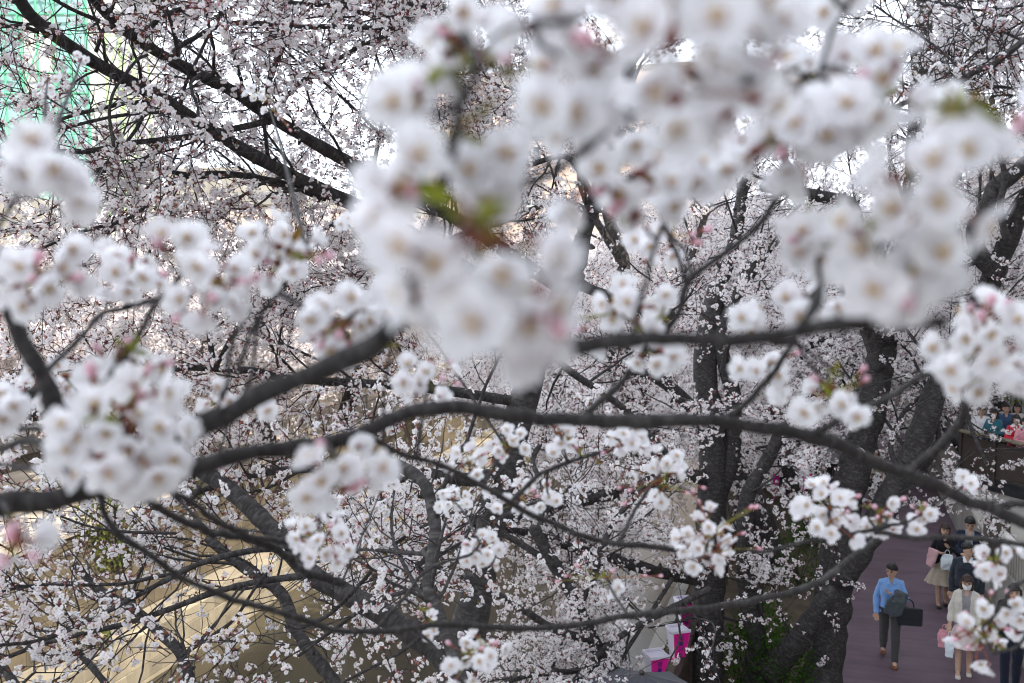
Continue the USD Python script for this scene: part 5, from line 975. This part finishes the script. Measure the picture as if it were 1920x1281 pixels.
# clusters: (apparent flower width px, flowers looking this way, further flowers, buds, young leaves)
NU, NV, ND = project(NPTS)
def nearest_bough(u, v, d): return np.argmin(np.hypot(NU - u, NV - v) / FPX * d * 2.5 + np.abs(ND - d) * np.where(ND < d - .02, 1.6, .7))
CL = [
    (118, [(1500, 225), (1545, 245), (1515, 200), (1560, 215)], 0, [], 0),
    (160, [(1150, -15), (1240, 10), (1330, -30), (1050, 5), (1420, -10), (985, 55)], 2, [], 0), (120, [(1130, 190), (1180, 210), (1060, 250)], 1, [], 0),
    (172, [(1220, 60), (1220, 158), (1340, 40), (1270, 240), (1300, 125), (1420, 190)], 5, [(1090, 70)], 0), (160, [(1110, 120), (1160, 40), (1010, 190), (1085, 200), (1060, 60)], 3, [], 0), (155, [(1420, 60), (1480, 40), (1400, 130), (1350, 230)], 3, [(1440, 120)], 0),
    (118, [(870, 80), (820, 70), (860, 30), (800, 130)], 3, [(905, 105), (950, 110), (830, 60), (920, 95)], 4), (150, [(780, 180), (750, 200)], 1, [(785, 155)], 3),
    (165, [(740, 350), (720, 400), (770, 300)], 2, [(780, 355)], 2), (145, [(920, 320), (880, 330), (950, 290), (900, 380)], 2, [(945, 275)], 2),
    (178, [(810, 505), (945, 512), (890, 610), (975, 605), (760, 470), (1010, 470), (860, 560), (950, 655), (1030, 560), (800, 590)], 5, [(880, 410), (900, 420), (1050, 620), (1030, 600)], 5),
    (110, [(1185, 270), (1120, 320), (1255, 345), (1160, 360), (1220, 300), (1110, 260), (1080, 380)], 3, [(1120, 360), (1190, 400), (1165, 385), (1150, 395)], 2),
    (112, [(1430, 185), (1497, 228), (1440, 250), (1522, 278), (1408, 285), (1475, 128), (1480, 300), (1380, 320)], 4, [(1465, 290)], 0),
    (120, [(1637, 92), (1590, 190), (1597, 238), (1650, 150), (1640, 210), (1560, 260), (1680, 110)], 3, [(1620, 140)], 2), (95, [(1540, 110), (1500, 150)], 1, [], 4),
    (152, [(1810, 290), (1750, 300), (1690, 390), (1730, 450), (1830, 270), (1760, 370), (1660, 330)], 4, [(1840, 250)], 1), (150, [(1622, 478), (1690, 560), (1720, 500), (1640, 540), (1760, 480), (1600, 430)], 4, [(1680, 555), (1700, 570)], 2),
    (105, [(1560, 440), (1505, 435), (1500, 480), (1540, 480), (1580, 420), (1590, 500)], 3, [(1475, 465), (1485, 450)], 2), (85, [(1500, 590), (1480, 560), (1530, 580)], 1, [(1490, 545)], 0), (70, [(1395, 595), (1410, 600)], 1, [], 2), (75, [(1570, 570), (1590, 560)], 1, [], 0),
    (84, [(1755, 650), (1812, 635), (1857, 622), (1862, 676), (1835, 732), (1900, 600), (1780, 690), (1880, 700), (1905, 655), (1800, 730), (1910, 720), (1830, 690)], 6, [(1860, 560), (1840, 590), (1890, 570), (1820, 575)], 3),
    (115, [(62, 270), (30, 330), (125, 330), (60, 330), (90, 310), (130, 370)], 2, [(72, 335), (95, 340)], 0),
    (95, [(35, 500), (55, 568), (130, 470), (90, 540), (20, 540), (110, 505)], 3, [(60, 525), (75, 480), (150, 520)], 1),
    (68, [(220, 480), (215, 512), (265, 517), (240, 545), (290, 530), (200, 540)], 3, [(245, 490), (250, 480), (310, 515)], 1),
    (92, [(350, 448), (372, 502), (430, 500), (340, 560), (400, 570), (440, 540), (300, 450), (380, 590)], 3, [(292, 457), (330, 600), (400, 560), (460, 530), (480, 520)], 1),
    (76, [(475, 440), (538, 442), (545, 472), (508, 460), (520, 420), (550, 500), (490, 480)], 3, [(500, 490), (580, 480), (600, 490), (620, 480)], 2),
    (82, [(660, 555), (605, 572), (720, 587), (610, 620), (690, 600), (660, 610), (580, 600), (720, 550)], 3, [(585, 625), (635, 630), (600, 650), (655, 650)], 0), (80, [(620, 660), (690, 645)], 0, [], 0),
    (97, [(246, 782), (302, 805), (200, 812), (130, 840), (180, 760), (160, 890), (260, 860), (320, 860), (230, 900), (120, 800), (300, 740), (250, 720), (200, 880), (150, 810), (230, 840), (290, 890), (110, 870), (330, 810)], 9, [(190, 745), (130, 810), (260, 740), (280, 690), (170, 690)], 3), (80, [(160, 770), (190, 700), (310, 690), (130, 740)], 2, [(240, 640), (180, 650), (320, 680)], 3),
    (58, [(765, 684), (757, 714), (790, 717), (775, 740), (800, 700)], 1, [(810, 685), (848, 678), (860, 720), (830, 710)], 2),
    (66, [(1150, 600), (1180, 565), (1232, 572), (1245, 555), (1140, 570), (1200, 600), (1170, 540), (1220, 620)], 3, [(1060, 600), (1085, 620), (1045, 610)], 3), (62, [(1190, 450), (1220, 460), (1240, 440)], 2, [(1215, 430), (1300, 440), (1330, 430), (1310, 455)], 1), (66, [(1230, 680), (1260, 670), (1200, 675)], 1, [(1240, 660)], 0),
    (72, [(1525, 762), (1580, 760), (1505, 775), (1600, 775)], 1, [(1525, 708), (1620, 690), (1625, 710)], 4), (58, [(1390, 690), (1420, 695), (1460, 700), (1440, 680)], 2, [(1500, 660)], 1),
    (78, [(20, 760), (0, 740), (10, 790), (-20, 770)], 2, [], 0), (44, [(90, 720), (60, 700), (80, 750)], 3, [(40, 730)], 0), (46, [(110, 690), (130, 720)], 2, [], 1),
    (88, [(600, 905), (570, 930), (710, 880), (640, 880), (690, 900), (590, 870)], 2, [(665, 915), (680, 905), (600, 830)], 2),
    (46, [(560, 1010), (595, 1012), (640, 1002), (572, 988), (610, 1040), (585, 1045), (630, 1050), (550, 990), (650, 1030), (600, 975)], 5, [(620, 985), (640, 1015)], 1),
    (34, [(880, 1020), (905, 1005), (925, 1010), (890, 1045), (915, 1040), (905, 1060), (935, 1030), (875, 1050), (925, 1060), (895, 1020)], 7, [(870, 1020), (900, 1030)], 0),
    (29, [(830, 925), (850, 920), (870, 930), (840, 945), (860, 950), (845, 935), (875, 945), (825, 950)], 6, [], 0), (28, [(725, 890), (735, 900), (715, 910), (700, 920)], 3, [(735, 880)], 0),
    (42, [(870, 1235), (845, 1250), (880, 1205), (900, 1240), (920, 1230), (855, 1275), (890, 1270), (940, 1215)], 5, [(930, 1205), (905, 1215), (840, 1205)], 2), (34, [(800, 1190), (815, 1185)], 1, [(805, 1135), (785, 1150)], 2),
    (42, [(1290, 1000), (1310, 1030), (1280, 1030), (1330, 990), (1345, 1015), (1300, 1060), (1325, 1050), (1350, 1040), (1360, 990), (1275, 1010), (1370, 1020), (1340, 1065)], 6, [(1395, 1000), (1425, 1030), (1410, 950), (1300, 920), (1420, 950), (1310, 940)], 3),
    (40, [(1250, 870), (1270, 855), (1225, 880), (1240, 940), (1270, 890), (1230, 850)], 4, [(1180, 920), (1160, 915), (1170, 945), (1320, 915), (1290, 925)], 3),
    (44, [(1515, 945), (1540, 928), (1508, 970), (1545, 965), (1570, 975), (1530, 990), (1500, 950), (1525, 912), (1575, 935), (1550, 910), (1590, 950), (1560, 1000), (1600, 1010)], 6, [(1560, 935), (1590, 960), (1610, 930)], 1), (42, [(1625, 985), (1660, 975), (1668, 945), (1650, 995), (1610, 995)], 2, [(1640, 950), (1655, 960), (1630, 945), (1645, 970), (1695, 935), (1670, 965)], 4), (42, [(1735, 975), (1720, 990), (1742, 965)], 1, [(1710, 950), (1720, 960), (1735, 945)], 2),
    (44, [(1845, 1070), (1880, 1075), (1890, 1040), (1905, 1035), (1840, 1050)], 2, [(1830, 1060), (1870, 1050), (1860, 1060)], 3), (46, [(1850, 1185), (1815, 1170), (1870, 1165), (1835, 1240), (1850, 1250), (1845, 1140)], 1, [(1800, 1180), (1790, 1200), (1870, 1200), (1810, 1150), (1890, 1180), (1880, 1215), (1815, 1215), (1840, 1125), (1860, 1110)], 5), (46, [(1905, 1130), (1915, 1160), (1890, 1150), (1910, 1190)], 1, [(1890, 1110)], 1),
    (38, [(960, 830), (935, 845), (975, 815), (950, 810), (985, 840)], 3, [(920, 870), (940, 860)], 2), (40, [(1050, 830), (1060, 810), (1035, 850), (1045, 800)], 2, [(1080, 840)], 2), (40, [(1185, 830), (1170, 815), (1200, 820), (1160, 840), (1190, 805)], 3, [(1130, 850)], 1),
    (36, [(950, 940), (935, 955), (970, 950), (920, 925), (990, 960)], 3, [(1010, 930), (1000, 920)], 1), (34, [(1030, 930), (1010, 950), (1045, 940)], 2, [(1030, 905)], 1), (40, [(880, 870), (860, 850), (895, 890), (850, 880)], 3, [(910, 850)], 1), (36, [(1160, 1100), (1150, 1110)], 1, [(1060, 1080), (1045, 1090), (1080, 1060), (1150, 1070), (1240, 1080), (1210, 1080)], 3),
    (36, [(1820, 905), (1805, 895), (1832, 918)], 1, [(1810, 915), (1815, 900)], 1), (100, [(1600, -10), (1540, 20)], 2, [], 0), (105, [(1330, 310), (1300, 340), (1270, 380)], 3, [], 0),
    (115, [], 0, [(20, 1000), (65, 1045), (5, 1055), (30, 985)], 2), (130, [], 0, [(1912, 240), (1925, 225)], 0), (110, [], 0, [(1790, 205)], 6), (60, [(430, 750), (405, 730)], 1, [], 0), (56, [(500, 770), (340, 735)], 1, [(480, 740)], 0), (34, [(655, 410), (640, 420)], 2, [], 0),
    (24, [(470, 165), (488, 172), (478, 185), (495, 185), (465, 178), (500, 160)], 4, [(520, 215), (540, 235), (545, 245), (530, 225)], 1), (24, [(95, 165), (75, 180), (105, 150), (85, 155)], 3, [(70, 175), (110, 60)], 0), (26, [(145, 105), (160, 115), (150, 115)], 1, [], 0),
]
rng = np.random.default_rng(78); STEM = TWIG; singles = 0
for D, fl, extra, bd, lv in CL:
    d0 = .037 * FPX / D; allp = np.array(fl + bd, float); hub2 = allp.mean(0); span = max(D * .35, np.abs(allp - hub2).max()) if len(allp) > 1 else D * .35
    hub = px(hub2[0], hub2[1], d0 * 1.0 + .012)
    j = nearest_bough(hub2[0], hub2[1], d0); root = NPTS[j]
    cl = xform("blossom_cluster", parent=NEAR); one_by_one = D >= 40 and singles < 285
    items = []
    for q_, (u, v) in enumerate(fl):
        P = px(u + rng.normal(0, D * .02), v + rng.normal(0, D * .02), d0 * (1 + rng.normal(0, .025))); face = unit(unit(EYE - P) + .45 * (P - hub) / (np.linalg.norm(P - hub) + .01) + rng.normal(0, .33, 3))
        if q_ > len(fl) * .55: face = unit(face * .45 + unit(P - hub) * .8 + rng.normal(0, .5, 3))
        items.append((P, face, rng.uniform(.62, 1.0)))
    for _ in range(extra + len(fl) // 3 if D < 75 else extra + len(fl) // 3 if D < 110 else extra + 1):
        a = rng.uniform(0, 6.283); rr = min(span, 1.25 * D) * math.sqrt(rng.uniform(.05, .9)); P = px(hub2[0] + rr * math.cos(a), hub2[1] + rr * math.sin(a), d0 * (1 + rng.uniform(.03, .16)))
        items.append((P, unit(.5 * unit(EYE - P) + unit(P - hub) + rng.normal(0, .35, 3)), rng.uniform(.6, 1.0)))
    rest = Build()
    # spur from the bough to the cluster, then a stalk to each flower
    mid = (root + hub) / 2 + rng.normal(0, .006, 3); sp = smooth_line([root, mid, hub], 7)
    V, F, C = tube(sp, np.linspace(.0032, .0017, 7) * min(1.0, .35 + d0 / 1.6), 7, .2, 1)
    put(cl, "twig", (V, F), BARK, smooth=True, bark=C * 4)
    hubs = [hub] + [hub + (it[0] - hub) * .5 - unit(EYE - hub) * .004 for it in items[3::4]]
    for h in hubs:
        rest.add(*octa(h, .0042, unit(rng.normal(0, 1, 3)), 1.5), CALYX); 
        if h is not hub: stick(hub, h, .0022, .0018, WOOD, rest, 5)
        for _ in range(2):
            dd = unit(rng.normal(0, 1, 3)); q = frame(dd[None], rng.uniform(0, 6.28, 1))[0]; l = rng.uniform(.006, .012); rest.add(np.array([[0, 0, 0], [.3, .1, .45], [0, .25, 1], [-.3, .1, .45]]) * l @ q.T + h, [[0, 1, 2], [0, 2, 3]], (.24, .10, .045))
    def stalk(P, face):
        h = min(hubs, key=lambda q: np.linalg.norm(q - P)); e = P - face * .0055; m_ = (h + e) / 2 - face * .006
        v, f, _ = tube(smooth_line([h, m_, e], 5), [.0008] * 5, 5); rest.add(v, f, (.22, .20, .055) if rng.random() < .65 else (.26, .10, .07)); 
        vv, ff = octa([0, 0, 0], .0022, face, 2.0); rest.add(vv + e, ff, CALYX)
    for P, face, op in items:
        o = flower(rng, 3 if D >= 30 else 2, op, .037 * rng.uniform(.92, 1.08)); Q = frame(face[None], rng.uniform(0, 6.28, 1))[0]; stalk(P, face)
        if one_by_one: put(cl, "flower", (o[0] @ Q.T + P, o[1]), PETAL, smooth=True, tint=o[2]); singles += 1
        else: rest.addb(o, Q, P)
    for u, v in bd:
        P = px(u, v, d0 * (1 + rng.normal(0, .02))); ax = unit(P - hub + rng.normal(0, .006, 3)); o = bud(rng, 3); Q = frame(ax[None], np.zeros(1))[0]; stalk(P, ax)
        if one_by_one: put(cl, "bud", (o[0] * .98 @ Q.T + P, o[1]), PETAL, smooth=True, tint=o[2])
        else: rest.addb(o, Q, P, .98)
    for _ in range(lv):
        dd = unit(rng.normal(0, 1, 3) + [0, 0, .6]); q = frame(dd[None], rng.uniform(0, 6.28, 1))[0]; l = rng.uniform(.012, .022)
        u_ = np.linspace(0, 1, 5)[:, None]; v_ = np.linspace(-1, 1, 3)[None]; Pn = np.stack([.22 * v_ * np.sin(np.pi * u_**.8), .12 * np.abs(v_) + .25 * u_**2, u_ + 0 * v_], -1).reshape(-1, 3) * l
        rest.add(Pn @ q.T + hub + rng.normal(0, .004, 3), grid_faces(5, 3), (.20, .22, .03) if rng.random() < .7 else (.26, .15, .035))
    v, f, c = rest.out(); put(cl, "stalk", (v, f), PETAL, smooth=True, tint=c, kind="stuff")

# young leaves breaking at some spurs: (u, v, flower width px there, leaflets, reddish share)
for u, v, D, n_, red in ((878, 415, 200, 7, .6), (900, 435, 200, 5, .8), (872, 128, 140, 6, .2), (935, 132, 140, 6, .1), (848, 135, 140, 4, .3), (1532, 165, 100, 7, .7), (1500, 160, 100, 4, .5), (1565, 165, 100, 5, .2), (1800, 200, 150, 7, .3), (1845, 205, 150, 6, .2), (1640, 405, 150, 4, .1), (900, 220, 150, 4, .2), (1185, 385, 105, 4, .4),
        (185, 775, 100, 5, .2), (255, 655, 85, 5, .1), (225, 650, 85, 4, .3), (850, 245, 150, 4, .2), (575, 480, 80, 4, .0), (715, 510, 75, 4, .1), (1550, 720, 70, 6, .3), (1565, 700, 70, 5, .1), (1625, 950, 44, 5, .3), (1855, 1170, 46, 7, .2), (1845, 1195, 46, 6, .2), (1870, 1215, 46, 5, .1), (1870, 1055, 46, 5, .2), (925, 880, 40, 5, .6), (1085, 850, 42, 5, .5), (1120, 860, 42, 4, .6), (1255, 915, 40, 5, .5), (1240, 905, 40, 4, .2), (880, 1225, 42, 5, .3), (800, 1145, 42, 4, .1), (1205, 610, 66, 6, .4), (1240, 590, 66, 4, .2), (735, 645, 60, 4, .1), (30, 980, 110, 6, .7), (270, 690, 85, 4, .3)):
    c = px(u, v, .037 * FPX / D - .012); sp = Build()
    for _ in range(n_):
        dd = unit(rng.normal(0, 1, 3) * [1, .6, 1] - .25 * FWD); q = frame(dd[None], rng.uniform(0, 6.28, 1))[0]; l = rng.uniform(.008, .0155); u_ = np.linspace(0, 1, 6)[:, None]; v_ = np.linspace(-1, 1, 3)[None]
        Pn = np.stack([.20 * v_ * np.sin(np.pi * u_**.8), .12 * np.abs(v_) + .25 * u_**2, u_ + 0 * v_], -1).reshape(-1, 3) * l; sp.add(Pn @ q.T + c, grid_faces(6, 3), (.15, .045, .03) if rng.random() < red else (.17, .18, .032) if rng.random() < .6 else (.21, .18, .045))
    j = nearest_bough(u, v, .037 * FPX / D); v_, f_, _ = tube(smooth_line([NPTS[j], (NPTS[j] + c) / 2 + rng.normal(0, .003, 3), c], 6), np.linspace(.0024, .0012, 6) * min(1.0, .35 + 60 / D / 1.6), 6); sp.add(v_, f_, WOOD)
    v_, f_, c_ = sp.out(); put(NEAR, "leaf_sprout", (v_, f_), PETAL, smooth=True, tint=c_)
